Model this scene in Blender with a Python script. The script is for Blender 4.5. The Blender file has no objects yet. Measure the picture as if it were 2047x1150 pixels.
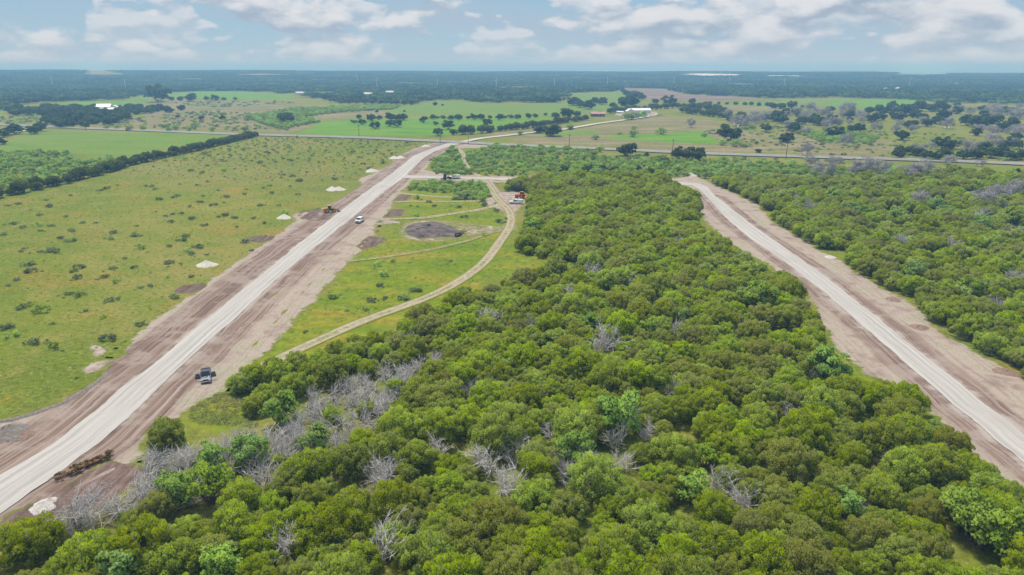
import bpy, math, random
import numpy as np
from mathutils import Vector, Matrix
# ---------------------------------------------------------------- camera, world, sun, exposure
SC = bpy.context.scene
COL = SC.collection
H = 54.0; F = 1365.0; PITCH = math.atan((575 - 131) / F)
cam_d = bpy.data.cameras.new('camera'); cam_d.lens = 36.0 * F / 2047; cam_d.sensor_width = 36.0
cam_d.clip_start = 1.0; cam_d.clip_end = 150000
cam = bpy.data.objects.new('camera', cam_d); COL.objects.link(cam)
cam.location = (0, 0, H); cam.rotation_euler = (math.pi / 2 - PITCH, 0, 0)
SC.camera = cam
SUN_EL = math.radians(72); SUN_AZ = math.radians(-35)      # azimuth from +Y (ahead), negative = to the left
SC.view_settings.view_transform = 'Standard'; SC.view_settings.look = 'None'
SC.view_settings.exposure = 0.88; SC.view_settings.gamma = 1.0
SC.view_settings.use_curve_mapping = False
SC.cycles.use_denoising = True
SC.cycles.max_bounces = 5; SC.cycles.diffuse_bounces = 3; SC.cycles.glossy_bounces = 2
SC.cycles.transmission_bounces = 3; SC.cycles.volume_bounces = 2; SC.cycles.transparent_max_bounces = 6
SC.cycles.caustics_reflective = False; SC.cycles.caustics_refractive = False

# ---------------------------------------------------------------- shader node helpers
def S(nt, sock, v):
    if isinstance(v, bpy.types.NodeSocket): nt.links.new(v, sock)
    elif v is not None:
        if isinstance(v, (tuple, list)) and len(v) == 3 and sock.type == 'RGBA': v = (*v, 1)
        sock.default_value = v
def node(nt, t, **kw):
    n = nt.nodes.new(t)
    for k, v in kw.items(): setattr(n, k, v)
    return n
def math_(nt, op, a, b=None, c=None, clamp=False):
    n = node(nt, 'ShaderNodeMath', operation=op); n.use_clamp = clamp
    S(nt, n.inputs[0], a); S(nt, n.inputs[1], b); S(nt, n.inputs[2], c); return n.outputs[0]
def vmath(nt, op, a, b=None):
    n = node(nt, 'ShaderNodeVectorMath', operation=op); S(nt, n.inputs[0], a); S(nt, n.inputs[1], b); return n.outputs[0]
def noise(nt, vec, scale, detail=3.0, rough=0.55, dist=0.0):
    n = node(nt, 'ShaderNodeTexNoise'); S(nt, n.inputs['Vector'], vec); S(nt, n.inputs['Scale'], scale)
    n.inputs['Detail'].default_value = detail; n.inputs['Roughness'].default_value = rough; n.inputs['Distortion'].default_value = dist
    return n.outputs[0]
def sstep(nt, v, a, b, lo=0.0, hi=1.0):
    n = node(nt, 'ShaderNodeMapRange', interpolation_type='SMOOTHSTEP')
    S(nt, n.inputs[0], v); n.inputs[1].default_value = a; n.inputs[2].default_value = b
    n.inputs[3].default_value = lo; n.inputs[4].default_value = hi; return n.outputs[0]
def mix(nt, f, a, b, blend='MIX'):
    n = node(nt, 'ShaderNodeMix', data_type='RGBA', blend_type=blend)
    S(nt, n.inputs[0], f); S(nt, n.inputs[6], a); S(nt, n.inputs[7], b); return n.outputs[2]
def ramp(nt, f, stops):
    n = node(nt, 'ShaderNodeValToRGB'); S(nt, n.inputs[0], f); e = n.color_ramp.elements
    while len(e) < len(stops): e.new(0.5)
    for i, (p, c) in enumerate(stops): e[i].position = p; e[i].color = (*c, 1)
    return n.outputs[0]
def attr(nt, name):
    return node(nt, 'ShaderNodeAttribute', attribute_name=name).outputs['Fac']
def comb(nt, x, y, z=0.0):
    n = node(nt, 'ShaderNodeCombineXYZ'); S(nt, n.inputs[0], x); S(nt, n.inputs[1], y); S(nt, n.inputs[2], z); return n.outputs[0]
def new_mat(name):
    m = bpy.data.materials.new(name); m.use_nodes = True; m.node_tree.nodes.clear(); return m, m.node_tree
def finish(nt, color, rough=0.9, bump=None, bstr=0.5, bdist=0.1, metallic=0.0, spec=0.3):
    o = node(nt, 'ShaderNodeOutputMaterial'); b = node(nt, 'ShaderNodeBsdfPrincipled')
    S(nt, b.inputs['Base Color'], color); S(nt, b.inputs['Roughness'], rough); b.inputs['Metallic'].default_value = metallic
    b.inputs['Specular IOR Level'].default_value = spec
    if bump is not None:
        n = node(nt, 'ShaderNodeBump'); n.inputs['Strength'].default_value = bstr; n.inputs['Distance'].default_value = bdist
        S(nt, n.inputs['Height'], bump); nt.links.new(n.outputs[0], b.inputs['Normal'])
    nt.links.new(b.outputs[0], o.inputs[0])

# ---------------------------------------------------------------- world: Nishita sky with broken cumulus
W = bpy.data.worlds.new('World'); SC.world = W; W.use_nodes = True; W.cycles.sampling_method = 'MANUAL'; W.cycles.sample_map_resolution = 256
wt = W.node_tree; wt.nodes.clear()
sky = node(wt, 'ShaderNodeTexSky', sky_type='NISHITA'); sky.sun_disc = False
sky.sun_elevation = SUN_EL; sky.sun_rotation = SUN_AZ; sky.altitude = 400; sky.air_density = 1.0; sky.dust_density = 0.6; sky.ozone_density = 1.0
tc = node(wt, 'ShaderNodeTexCoord').outputs['Generated']
sp = node(wt, 'ShaderNodeSeparateXYZ'); wt.links.new(tc, sp.inputs[0]); el = sp.outputs[2]
def cloud_layer(sx, sz, off, lo, hi, dz):
    """heaped cloud: billowy density, bright where the density falls off upwards, grey below"""
    v = vmath(wt, 'ADD', comb(wt, math_(wt, 'MULTIPLY', sp.outputs[0], sx), math_(wt, 'MULTIPLY', sp.outputs[1], sx), math_(wt, 'MULTIPLY', el, sz)), off)
    def dens(vec):
        a = noise(wt, vec, 1.0, 3.0, .5); b = noise(wt, vec, 4.2, 5.0, .62)
        vo = node(wt, 'ShaderNodeTexVoronoi', feature='F1'); wt.links.new(vec, vo.inputs['Vector']); vo.inputs['Scale'].default_value = 2.6
        return math_(wt, 'ADD', math_(wt, 'ADD', a, math_(wt, 'MULTIPLY', math_(wt, 'SUBTRACT', b, .5), .24)), math_(wt, 'MULTIPLY', math_(wt, 'SUBTRACT', .45, vo.outputs[0]), .12))
    d0 = dens(v); d1 = dens(vmath(wt, 'ADD', v, (-.02, 0, dz)))
    return sstep(wt, d0, lo, hi), sstep(wt, math_(wt, 'SUBTRACT', d0, d1), -.07, .10)
cs = comb(wt, math_(wt, 'MULTIPLY', sp.outputs[0], 3.0), math_(wt, 'MULTIPLY', sp.outputs[1], 3.0), math_(wt, 'MULTIPLY', el, 14.0))
veil = sstep(wt, noise(wt, vmath(wt, 'ADD', cs, (4, 1, 2)), 1.0, 5.0, .55, .3), .36, .62)                                   # soft grey sheet
m1, l1 = cloud_layer(5.5, 14.0, (5.37, 2.9, 4.62), .47, .54, .20); m2, l2 = cloud_layer(9.0, 20.0, (1.7, 8.1, 3.3), .50, .565, .20)
skyc = mix(wt, .75, sky.outputs[0], (3.1, 5.35, 7.5))
skyc = mix(wt, math_(wt, 'MULTIPLY', veil, .75), skyc, (4.6, 5.5, 6.7))
col = mix(wt, math_(wt, 'MULTIPLY', m2, .75), skyc, mix(wt, l2, (5.1, 5.95, 7.0), (7.8, 8.0, 8.4)))
col = mix(wt, math_(wt, 'MULTIPLY', m1, .92), col, mix(wt, l1, (3.9, 4.75, 5.95), (8.2, 8.3, 8.6)))
hz = math_(wt, 'POWER', 2.718, math_(wt, 'MULTIPLY', math_(wt, 'MAXIMUM', el, 0.0), -48.0))
col = mix(wt, math_(wt, 'MULTIPLY', hz, 0.85), col, (5.9, 6.5, 7.35))
bg = node(wt, 'ShaderNodeBackground'); wt.links.new(col, bg.inputs[0]); bg.inputs[1].default_value = 0.051
wo = node(wt, 'ShaderNodeOutputWorld'); wt.links.new(bg.outputs[0], wo.inputs[0])

sun_d = bpy.data.lights.new('sun', 'SUN'); sun_d.energy = 2.2; sun_d.angle = math.radians(11); sun_d.color = (1.0, 0.95, 0.88)
sun = bpy.data.objects.new('sun', sun_d); COL.objects.link(sun)
sd = Vector((math.sin(SUN_AZ) * math.cos(SUN_EL), math.cos(SUN_AZ) * math.cos(SUN_EL), math.sin(SUN_EL)))
sun.rotation_euler = (-sd).to_track_quat('-Z', 'Y').to_euler(); sun.location = sd * 500

# ---------------------------------------------------------------- geometry helpers
rng = np.random.default_rng(11); random.seed(11)
def terr(x, y):
    """ground height: flat near, a low wooded ridge at about 3.6 km, a valley, then rolling land to the horizon"""
    x = np.asarray(x, float); y = np.asarray(y, float)
    r = np.hypot(x, y); az = np.arctan2(x, np.maximum(y, 1e-6))
    st = lambda a, b: (lambda t: t * t * (3 - 2 * t))(np.clip((r - a) / (b - a), 0, 1))
    top = 17 + 13 * np.clip(-(az + 0.15) / 0.5, 0, 1) - 3 * np.clip((az - .3) / .3, 0, 1) + 3.0 * np.sin(az * 9 + 1) * np.cos(r / 900) + 1.4 * np.sin(az * 31)
    z = st(2000, 3600) * top
    z = z - st(3800, 7000) * (top + 62 + 14 * np.sin(az * 7))
    z = z + st(14000, 30000) * (92 + 16 * np.sin(az * 6 + 2) + 8 * np.sin(az * 17) + 4 * np.sin(az * 43))
    return z
def G(px, py, z=0.0):
    """photo pixel (2047 wide) -> point on the ground (or at height z over it)"""
    x = (px - 1023.5) / F; d = (py - 575) / F
    fy = math.cos(PITCH) - d * math.sin(PITCH); fz = -math.sin(PITCH) - d * math.cos(PITCH)
    zz = z
    for _ in range(12):
        t = (zz - H) / fz
        gz = float(terr(x * t, fy * t)) + z
        if abs(gz - zz) < 0.05: break
        zz = zz + 0.5 * (gz - zz)
    return np.array([x * t, fy * t])
def PG(pts, z=0.0, s=1.0, ox=0.0, oy=0.0):
    return np.array([G(ox + p[0] / s, oy + p[1] / s, z) for p in pts])
def proj(x, y, z):
    c, s = math.cos(PITCH), math.sin(PITCH)
    dep = y * c - (z - H) * s; up = y * s + (z - H) * c
    return 1023.5 + F * x / dep, 575 - F * up / dep, dep
def sdf(poly, P):
    """signed distance to a polygon, positive inside"""
    A = poly; B = np.roll(poly, -1, 0); d2 = np.full(len(P), 1e18); ins = np.zeros(len(P), bool)
    for a, b in zip(A, B):
        ab = b - a; t = np.clip(((P - a) @ ab) / max(ab @ ab, 1e-9), 0, 1)
        q = P - (a + t[:, None] * ab); d2 = np.minimum(d2, (q * q).sum(1))
        c = (a[1] > P[:, 1]) != (b[1] > P[:, 1])
        with np.errstate(divide='ignore', invalid='ignore'):
            xi = a[0] + (P[:, 1] - a[1]) * (b[0] - a[0]) / (b[1] - a[1] if b[1] != a[1] else 1e-9)
        ins ^= c & (P[:, 0] < xi)
    return np.where(ins, 1, -1) * np.sqrt(d2)
def linedist(line, P):
    """(signed distance, arc length) to a polyline, positive on its right"""
    best = np.full(len(P), 1e18); sd_ = np.zeros(len(P)); ss = np.zeros(len(P)); acc = 0
    for a, b in zip(line[:-1], line[1:]):
        ab = b - a; L = math.hypot(*ab); t = np.clip(((P - a) @ ab) / (L * L), 0, 1)
        q = P - (a + t[:, None] * ab); d = np.hypot(q[:, 0], q[:, 1]); m = d < best
        sg = np.where(ab[1] * q[:, 0] - ab[0] * q[:, 1] >= 0, 1, -1)
        best = np.where(m, d, best); sd_ = np.where(m, sg * d, sd_); ss = np.where(m, acc + t * L, ss); acc += L
    return sd_, ss
def resample(line, n):
    line = np.asarray(line, float); s = np.r_[0, np.cumsum(np.hypot(*np.diff(line, axis=0).T))]
    t = np.linspace(0, s[-1], n); return np.c_[np.interp(t, s, line[:, 0]), np.interp(t, s, line[:, 1])]
def smooth(line, k):
    for _ in range(k):
        l = line.copy(); l[1:-1] = (line[:-2] + 2 * line[1:-1] + line[2:]) / 4; line = l
    return line
def mesh_np(name, V, Fq, mats=(), mi=None, attrs=None, smooth_=False, nrm=None):
    """mesh from numpy arrays; Fq (n,4) or (n,3) or list of such"""
    me = bpy.data.meshes.new(name); V = np.asarray(V, np.float32)
    fl = [np.asarray(f) for f in (Fq if isinstance(Fq, list) else [Fq]) if len(f)]
    li = np.concatenate([f.ravel() for f in fl]).astype(np.int32)
    lt = np.concatenate([np.full(len(f), f.shape[1]) for f in fl]).astype(np.int32)
    me.vertices.add(len(V)); me.vertices.foreach_set('co', V.ravel())
    me.loops.add(len(li)); me.loops.foreach_set('vertex_index', li)
    me.polygons.add(len(lt)); me.polygons.foreach_set('loop_start', np.r_[0, np.cumsum(lt)[:-1]].astype(np.int32))
    for m in mats: me.materials.append(m)
    if mi is not None: me.polygons.foreach_set('material_index', np.asarray(mi, np.int32))
    me.polygons.foreach_set('use_smooth', np.full(len(lt), smooth_))
    for k, (dom, arr) in (attrs or {}).items():
        a = me.attributes.new(k, 'FLOAT', dom); a.data.foreach_set('value', np.asarray(arr, np.float32))
    if nrm is not None:      # rounded shading normals for leaf sprays
        a = me.attributes.new('custom_normal', 'FLOAT_VECTOR', 'POINT'); a.data.foreach_set('vector', np.asarray(nrm, np.float32).ravel())
    me.update(calc_edges=True); return me
def link(name, data, parent=None, loc=(0, 0, 0), rot=(0, 0, 0), scale=(1, 1, 1)):
    o = bpy.data.objects.new(name, data); COL.objects.link(o); o.location = loc; o.rotation_euler = rot; o.scale = scale
    if parent: o.parent = parent
    return o
def tag(o, label, cat, group=None, kind=None):
    if label: o['label'] = label
    if cat: o['category'] = cat
    if group: o['group'] = group
    if kind: o['kind'] = kind
    return o
def struct(o): o['kind'] = 'structure'; return o
def ground_sheet(name, poly, cell, z, mat, margin=None, line=None, relief=None, parent=None):
    poly = np.asarray(poly, float); margin = cell * 1.2 if margin is None else margin
    lo = poly.min(0) - margin - cell; hi = poly.max(0) + margin + cell
    xs = np.arange(lo[0], hi[0], cell); ys = np.arange(lo[1], hi[1], cell)
    X, Y = np.meshgrid(xs, ys); P = np.c_[X.ravel(), Y.ravel()]; e = sdf(poly, P); nx = len(xs); ny = len(ys)
    q = (np.arange(ny - 1)[:, None] * nx + np.arange(nx - 1)).ravel(); Q = np.c_[q, q + 1, q + nx + 1, q + nx]
    Q = Q[(e[Q] > -margin).any(1)]
    used, inv = np.unique(Q.ravel(), return_inverse=True); Q = inv.reshape(-1, 4); P = P[used]; e = e[used]
    at = {'edge': ('POINT', e)}
    lowz = min(.015, z)
    zz = lowz + (z - lowz) * np.clip((e + margin * .7) / (margin * .7), 0, 1) + terr(P[:, 0], P[:, 1])
    if line is not None:
        d, s = linedist(line, P); at['rd'] = ('POINT', d); at['rs'] = ('POINT', s)
    else: d = s = None
    if relief is not None: zz = zz + relief(P, e, d, s)
    return struct(link(name, mesh_np(name, np.c_[P, zz], Q, [mat], attrs=at, smooth_=True), parent))
def ribbon(name, left, right, n, m, z, crown, mat, jit=0.0, sm=6, endfade=0):
    l = smooth(resample(left, n), sm); r = smooth(resample(right, n), sm)
    if jit:
        k = rng.normal(0, jit, (2, n)); k = np.array([np.convolve(a, np.ones(5) / 5, 'same') for a in k])
        d = (r - l) / np.linalg.norm(r - l, axis=1)[:, None]; l = l + d * k[0][:, None]; r = r + d * k[1][:, None]
    c = (l + r) / 2; s = np.r_[0, np.cumsum(np.hypot(*np.diff(c, axis=0).T))]; hw = np.linalg.norm(r - l, axis=1) / 2
    t = np.linspace(-1, 1, m); P = l[:, None] * (1 - (t[None, :, None] + 1) / 2) + r[:, None] * ((t[None, :, None] + 1) / 2)
    U = t[None] * hw[:, None]; Ss = np.repeat(s[:, None], m, 1)
    Z = z + crown * (1 - np.abs(t) ** 2.2)[None] + np.zeros((n, 1)); P = P.reshape(-1, 2)
    Z = Z.ravel() + terr(P[:, 0], P[:, 1])
    q = (np.arange(n - 1)[:, None] * m + np.arange(m - 1)).ravel(); Q = np.c_[q, q + 1, q + m + 1, q + m]
    edge = (hw[:, None] - np.abs(U)).ravel(); 
    if endfade: edge = np.minimum(edge, np.minimum(Ss.ravel(), s[-1] - Ss.ravel()) * 0.5 + 0.0)
    me = mesh_np(name, np.c_[P, Z], Q, [mat], attrs={'u': ('POINT', U.ravel()), 's': ('POINT', Ss.ravel()), 'edge': ('POINT', edge)}, smooth_=True)
    return struct(link(name, me)), c
def track_edges(pts, w):
    c = smooth(resample(pts, 80), 3); d = np.gradient(c, axis=0); d /= np.linalg.norm(d, axis=1)[:, None]
    nrm = np.c_[d[:, 1], -d[:, 0]]; return c - nrm * w / 2, c + nrm * w / 2

# ---------------------------------------------------------------- ground materials
pg = bpy.data.node_groups.new('pasture_colour', 'ShaderNodeTree')
pg.interface.new_socket('Color', in_out='OUTPUT', socket_type='NodeSocketColor'); pg.interface.new_socket('Height', in_out='OUTPUT', socket_type='NodeSocketFloat')
po = node(pg, 'NodeGroupOutput'); pos = node(pg, 'ShaderNodeNewGeometry').outputs['Position']
a1 = noise(pg, pos, 1 / 75, 3, .6); a2 = noise(pg, vmath(pg, 'ADD', pos, (311, 57, 0)), 1 / 11, 4, .6); a3 = noise(pg, pos, 1 / 1.1, 4, .65)
a4 = noise(pg, vmath(pg, 'ADD', pos, (91, 177, 0)), 1 / 26, 3, .6); a5 = noise(pg, vmath(pg, 'ADD', pos, (17, 7, 3)), 1 / .45, 2, .5)
a6 = noise(pg, vmath(pg, 'ADD', pos, (917, 71, 3)), 1 / 160, 2, .5)
c = ramp(pg, a1, [(.36, (.115, .155, .012)), (.5, (.160, .190, .018)), (.66, (.218, .208, .036))])
c = mix(pg, sstep(pg, a6, .45, .62), c, mix(pg, .45, c, (.24, .205, .07)))
c = mix(pg, sstep(pg, a2, .46, .66, 0, .75), c, (.135, .182, .015))
c = mix(pg, sstep(pg, a2, .50, .34, 0, .6), c, (.240, .212, .048))
c = mix(pg, math_(pg, 'MULTIPLY', sstep(pg, a4, .54, .68), sstep(pg, a3, .42, .62, .15, .65)), c, (.30, .175, .035))
c = mix(pg, sstep(pg, a5, .60, .72, 0, .6), c, (.36, .34, .17)); c = mix(pg, sstep(pg, a5, .40, .30, 0, .5), c, (.075, .105, .025))
c = mix(pg, 1.0, c, ramp(pg, a3, [(.28, (.56, .60, .54)), (.5, (1, 1, 1)), (.7, (1.28, 1.22, 1.15))]), 'MULTIPLY')
pg.links.new(c, po.inputs[0]); pg.links.new(math_(pg, 'ADD', a3, math_(pg, 'MULTIPLY', a5, .5)), po.inputs[1])
def pasture(nt):
    g = node(nt, 'ShaderNodeGroup'); g.node_tree = pg; return g.outputs[0], g.outputs[1]
def wpos(nt): return node(nt, 'ShaderNodeNewGeometry').outputs['Position']

m_pasture, nt = new_mat('pasture'); pc, ph = pasture(nt); finish(nt, pc, .95, ph, .8, .25, spec=.1)
m_farland, nt = new_mat('wooded_land'); p = wpos(nt)
b1 = noise(nt, p, 1 / 420, 4, .6); b2 = noise(nt, p, 1 / 60, 4, .65)
st_ = node(nt, 'ShaderNodeMapping'); st_.inputs['Scale'].default_value = (1 / 1500, 1 / 420, 1); nt.links.new(p, st_.inputs[0]); b3 = noise(nt, st_.outputs[0], 1.0, 4, .6)
c = ramp(nt, b2, [(.3, (.010, .020, .009)), (.55, (.024, .042, .015)), (.75, (.050, .075, .028))])
c = mix(nt, sstep(nt, b1, .60, .68, 0, .6), c, (.10, .14, .04)); c = mix(nt, sstep(nt, b3, .64, .70, 0, .8), c, (.26, .24, .15))
finish(nt, c, .95, spec=.05)

def sheet_mat(name, fn, amp=1.6, nscale=1 / 2.2, soft=0.5, off=0.0, patch=0.0, bstr=.8, bdist=.2):
    m, nt = new_mat(name); pc, ph = pasture(nt); p = wpos(nt)
    e = attr(nt, 'edge'); n = noise(nt, p, nscale, 4, .62); n2 = noise(nt, p, 1 / 9, 2, .5)
    v = math_(nt, 'ADD', math_(nt, 'ADD', e, off), math_(nt, 'MULTIPLY', math_(nt, 'SUBTRACT', math_(nt, 'ADD', n, n2), 1.0), amp * 2))
    f = sstep(nt, v, -soft, soft)
    c, hgt = fn(nt, p, n, n2)
    if patch: f = math_(nt, 'MULTIPLY', f, sstep(nt, math_(nt, 'ADD', n, math_(nt, 'MULTIPLY', n2, .6)), patch, patch + .10, 1, .15))
    finish(nt, mix(nt, f, pc, c), .95, hgt if hgt is not None else ph, bstr, bdist, spec=.1)
    return m
def clearing_fn(hw, dl, dr, seed):
    def fn(nt, p, n, n2):
        rd = attr(nt, 'rd'); rs = attr(nt, 'rs')
        wob = math_(nt, 'MULTIPLY', math_(nt, 'SUBTRACT', noise(nt, comb(nt, math_(nt, 'MULTIPLY', rs, .05), seed, 0), 1, 3), .5), 5.0)
        d = math_(nt, 'ADD', rd, math_(nt, 'MULTIPLY', wob, .5))
        # ruts and blade marks run along the road
        k1 = noise(nt, comb(nt, math_(nt, 'MULTIPLY', d, 1.5), math_(nt, 'MULTIPLY', rs, .022), seed), 1, 4, .6)
        k2 = noise(nt, comb(nt, math_(nt, 'MULTIPLY', d, 4.2), math_(nt, 'MULTIPLY', rs, .06), seed), 1, 3, .6)
        k3 = noise(nt, p, 1 / .55, 4, .7); k4 = noise(nt, vmath(nt, 'ADD', p, (5, 9, seed)), 1 / 5.5, 4, .6)
        dirt = ramp(nt, k1, [(.28, (.120, .076, .057)), (.44, (.195, .132, .102)), (.58, (.280, .205, .165)), (.72, (.38, .30, .255))])
        dirt = mix(nt, sstep(nt, k2, .56, .70, 0, .55), dirt, (.44, .36, .31)); dirt = mix(nt, sstep(nt, k2, .42, .30, 0, .6), dirt, (.095, .060, .045)); dirt = mix(nt, sstep(nt, k4, .46, .62, 0, .75), dirt, mix(nt, k3, (.24, .175, .14), (.42, .35, .30))); dirt = mix(nt, sstep(nt, k3, .40, .28, 0, .6), dirt, (.11, .072, .055))
        pale = ramp(nt, k4, [(.30, (.255, .190, .150)), (.48, (.375, .300, .248)), (.70, (.480, .410, .350))])
        pale = mix(nt, sstep(nt, k1, .48, .36, 0, .45), pale, (.24, .165, .13))
        pale = mix(nt, sstep(nt, k3, .44, .30, 0, .75), pale, (.16, .135, .075)); pale = mix(nt, sstep(nt, k3, .62, .74, 0, .7), pale, (.62, .56, .51))
        pale = mix(nt, math_(nt, 'MULTIPLY', sstep(nt, k4, .50, .62), sstep(nt, k3, .40, .55, .1, .6)), pale, (.20, .20, .085))
        inl = sstep(nt, d, -(hw + dl) - .8, -(hw + dl) + .8); inr = sstep(nt, d, hw + dr + .8, hw + dr - .8)
        f = math_(nt, 'MULTIPLY', inl, inr)
        col_ = mix(nt, f, pale, dirt)
        near = sstep(nt, math_(nt, 'SUBTRACT', math_(nt, 'ABSOLUTE', rd), hw), 1.3, .1, 0, .6)
        col_ = mix(nt, math_(nt, 'MULTIPLY', near, sstep(nt, k4, .35, .6)), col_, (.45, .39, .345))
        return col_, math_(nt, 'ADD', math_(nt, 'MULTIPLY', k3, .5), k2)
    return fn
def soil_fn(cols, stripe=0.0, sc=1 / 3.):
    def fn(nt, p, n, n2):
        k = noise(nt, p, sc, 5, .65); k3 = noise(nt, p, 1 / .5, 4, .7)
        if stripe:
            mp = node(nt, 'ShaderNodeMapping'); mp.inputs['Rotation'].default_value = (0, 0, stripe); mp.inputs['Scale'].default_value = (1.3, .07, 1); nt.links.new(p, mp.inputs[0])
            k = math_(nt, 'ADD', math_(nt, 'MULTIPLY', k, .45), math_(nt, 'MULTIPLY', noise(nt, mp.outputs[0], 1, 3, .6), .55))
        c = ramp(nt, k, [(.34, cols[0]), (.5, cols[1]), (.66, cols[2])])
        c = mix(nt, sstep(nt, k3, .60, .72, 0, .5), c, tuple(min(1, v * 1.5) for v in cols[2])); c = mix(nt, sstep(nt, k3, .42, .30, 0, .5), c, tuple(v * .6 for v in cols[0]))
        return c, math_(nt, 'ADD', k3, k)
    return fn
def field_fn(cols, sc=1 / 30., fine=.3):
    def fn(nt, p, n, n2):
        mp = node(nt, 'ShaderNodeMapping'); mp.inputs['Scale'].default_value = (.6, 1.5, 1); nt.links.new(p, mp.inputs[0])
        k = noise(nt, mp.outputs[0], sc, 4, .6); k3 = noise(nt, p, 1 / 2.5, 4, .7)
        c = ramp(nt, k, [(.32, cols[0]), (.5, cols[1]), (.68, cols[2])])
        return mix(nt, fine, c, mix(nt, 1.0, c, ramp(nt, k3, [(.3, (.45, .5, .45)), (.5, (1, 1, 1)), (.7, (1.6, 1.5, 1.4))]), 'MULTIPLY')), k3
    return fn
BROWN = ((.085, .056, .045), (.150, .100, .080), (.24, .175, .145)); PALE = ((.235, .175, .135), (.345, .275, .225), (.455, .385, .33))
m_clear_w = sheet_mat('scraped_soil_west', clearing_fn(3.0, 9.0, 6.0, 2.3), 2.2, off=.3)
m_clear_e = sheet_mat('scraped_soil_east', clearing_fn(3.0, 3.6, 3.2, 7.1), 2.2, off=.2)
m_brown = sheet_mat('tilled_soil', soil_fn(BROWN, .5), .8); m_palesoil = sheet_mat('pale_soil', soil_fn(PALE), 1.6)
m_palering = sheet_mat('patchy_pale_soil', soil_fn(PALE), 3.0, patch=.72)
m_pocket = sheet_mat('churned_soil', soil_fn(((.095, .062, .050), (.165, .110, .090), (.29, .215, .18)), -.9), .9)
m_burn = sheet_mat('burnt_ground', soil_fn(((.055, .047, .048), (.125, .100, .092), (.22, .175, .155)), 0, 1 / 4.), .8)
m_meadow = sheet_mat('meadow_grass', field_fn(((.115, .178, .009), (.160, .205, .013), (.245, .205, .024)), 1 / 16., .6), 3, 1 / 5., 2)
m_bright = sheet_mat('crop_green', field_fn(((.090, .200, .012), (.120, .245, .016), (.155, .250, .026))), 5, 1 / 25., 2)
m_soft = sheet_mat('hay_green', field_fn(((.112, .190, .020), (.140, .220, .026), (.172, .212, .042))), 6, 1 / 25., 3)
m_tan = sheet_mat('dry_grass', field_fn(((.135, .155, .042), (.200, .178, .078), (.275, .215, .130)), 1 / 35., .5), 6, 1 / 20., 4)
m_brownfield = sheet_mat('ploughed_field', field_fn(((.14, .10, .075), (.20, .145, .11), (.26, .20, .15)), 1 / 60.), 6, 1 / 25., 4)
m_white = sheet_mat('quarry_rock', field_fn(((.42, .38, .34), (.60, .56, .52), (.75, .72, .68)), 1 / 80.), 20, 1 / 60., 8)

def gravel_mat(name, base, rut, fade=None):
    m, nt = new_mat(name); u = attr(nt, 'u'); s = attr(nt, 's'); p = wpos(nt)
    k1 = noise(nt, comb(nt, math_(nt, 'MULTIPLY', u, 1.3), math_(nt, 'MULTIPLY', s, .018), 0), 1, 4, .6); k2 = noise(nt, p, 1 / .6, 4, .7); k3 = noise(nt, p, 1 / 14, 3)
    c = ramp(nt, k1, [(.32, tuple(v * .74 for v in base)), (.48, base), (.66, tuple(min(.85, v * 1.17) for v in base))])
    c = mix(nt, sstep(nt, k2, .40, .28, 0, .5), c, rut); c = mix(nt, sstep(nt, k3, .5, .7, 0, .25), c, rut)
    w_ = math_(nt, 'MULTIPLY', math_(nt, 'SUBTRACT', noise(nt, comb(nt, math_(nt, 'MULTIPLY', s, .03), 3.0, 0), 1, 2), .5), 2.0)      # tyre lines that wander along the lane
    for off_ in (-1.75, -.35, .75, 2.05):
        d_ = math_(nt, 'ABSOLUTE', math_(nt, 'SUBTRACT', math_(nt, 'ADD', u, w_), off_))
        c = mix(nt, math_(nt, 'MULTIPLY', sstep(nt, d_, .34, .12, 0, .42), sstep(nt, noise(nt, comb(nt, off_, math_(nt, 'MULTIPLY', s, .06), 1), 1, 3), .38, .6)), c, tuple(v * .70 for v in base))
    if fade:
        pc, ph = pasture(nt); e = attr(nt, 'edge'); n = noise(nt, p, 1 / 1.2, 4, .6)
        v = math_(nt, 'ADD', e, math_(nt, 'MULTIPLY', math_(nt, 'SUBTRACT', n, .5), fade * 2)); c = mix(nt, sstep(nt, v, 0, .35 + fade * .4), pc, c)
    finish(nt, c, .95, math_(nt, 'ADD', k2, k1), .5, .12, spec=.1); return m
m_gravel = gravel_mat('caliche_gravel', (.430, .402, .368), (.315, .275, .235))
m_branch = gravel_mat('pale_gravel', (.52, .46, .41), (.36, .29, .245), .3)
m_drive = gravel_mat('drive_gravel', (.50, .46, .40), (.34, .29, .24), .4)
def rut_mat(name, gauge=.95, rw=.42, hard=.9):
    m, nt = new_mat(name); pc, ph = pasture(nt); u = attr(nt, 'u'); p = wpos(nt); s = attr(nt, 's')
    n = noise(nt, p, 1 / 1.1, 4, .65); n2 = noise(nt, p, 1 / 8, 3)
    d = math_(nt, 'ABSOLUTE', math_(nt, 'SUBTRACT', math_(nt, 'ABSOLUTE', math_(nt, 'ADD', u, math_(nt, 'MULTIPLY', math_(nt, 'SUBTRACT', n2, .5), .5))), gauge))
    f = sstep(nt, math_(nt, 'ADD', d, math_(nt, 'MULTIPLY', math_(nt, 'SUBTRACT', n, .5), .9)), rw + .3, rw - .2, 0, hard)
    mid = math_(nt, 'MULTIPLY', sstep(nt, attr(nt, 'edge'), .2, 1.2), sstep(nt, math_(nt, 'ADD', n, n2), .85, 1.1, .25, .75))
    c = ramp(nt, n, [(.3, (.28, .215, .15)), (.5, (.40, .325, .245)), (.7, (.49, .42, .335))])
    finish(nt, mix(nt, math_(nt, 'MAXIMUM', f, mid), pc, c), .95, n, .6, .12, spec=.1); return m
m_trail = rut_mat('trail_soil'); m_faint2 = rut_mat('overgrown_trail_soil', .7, .2, .3); m_faint = rut_mat('faint_trail_soil', .8, .35, .7)
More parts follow.
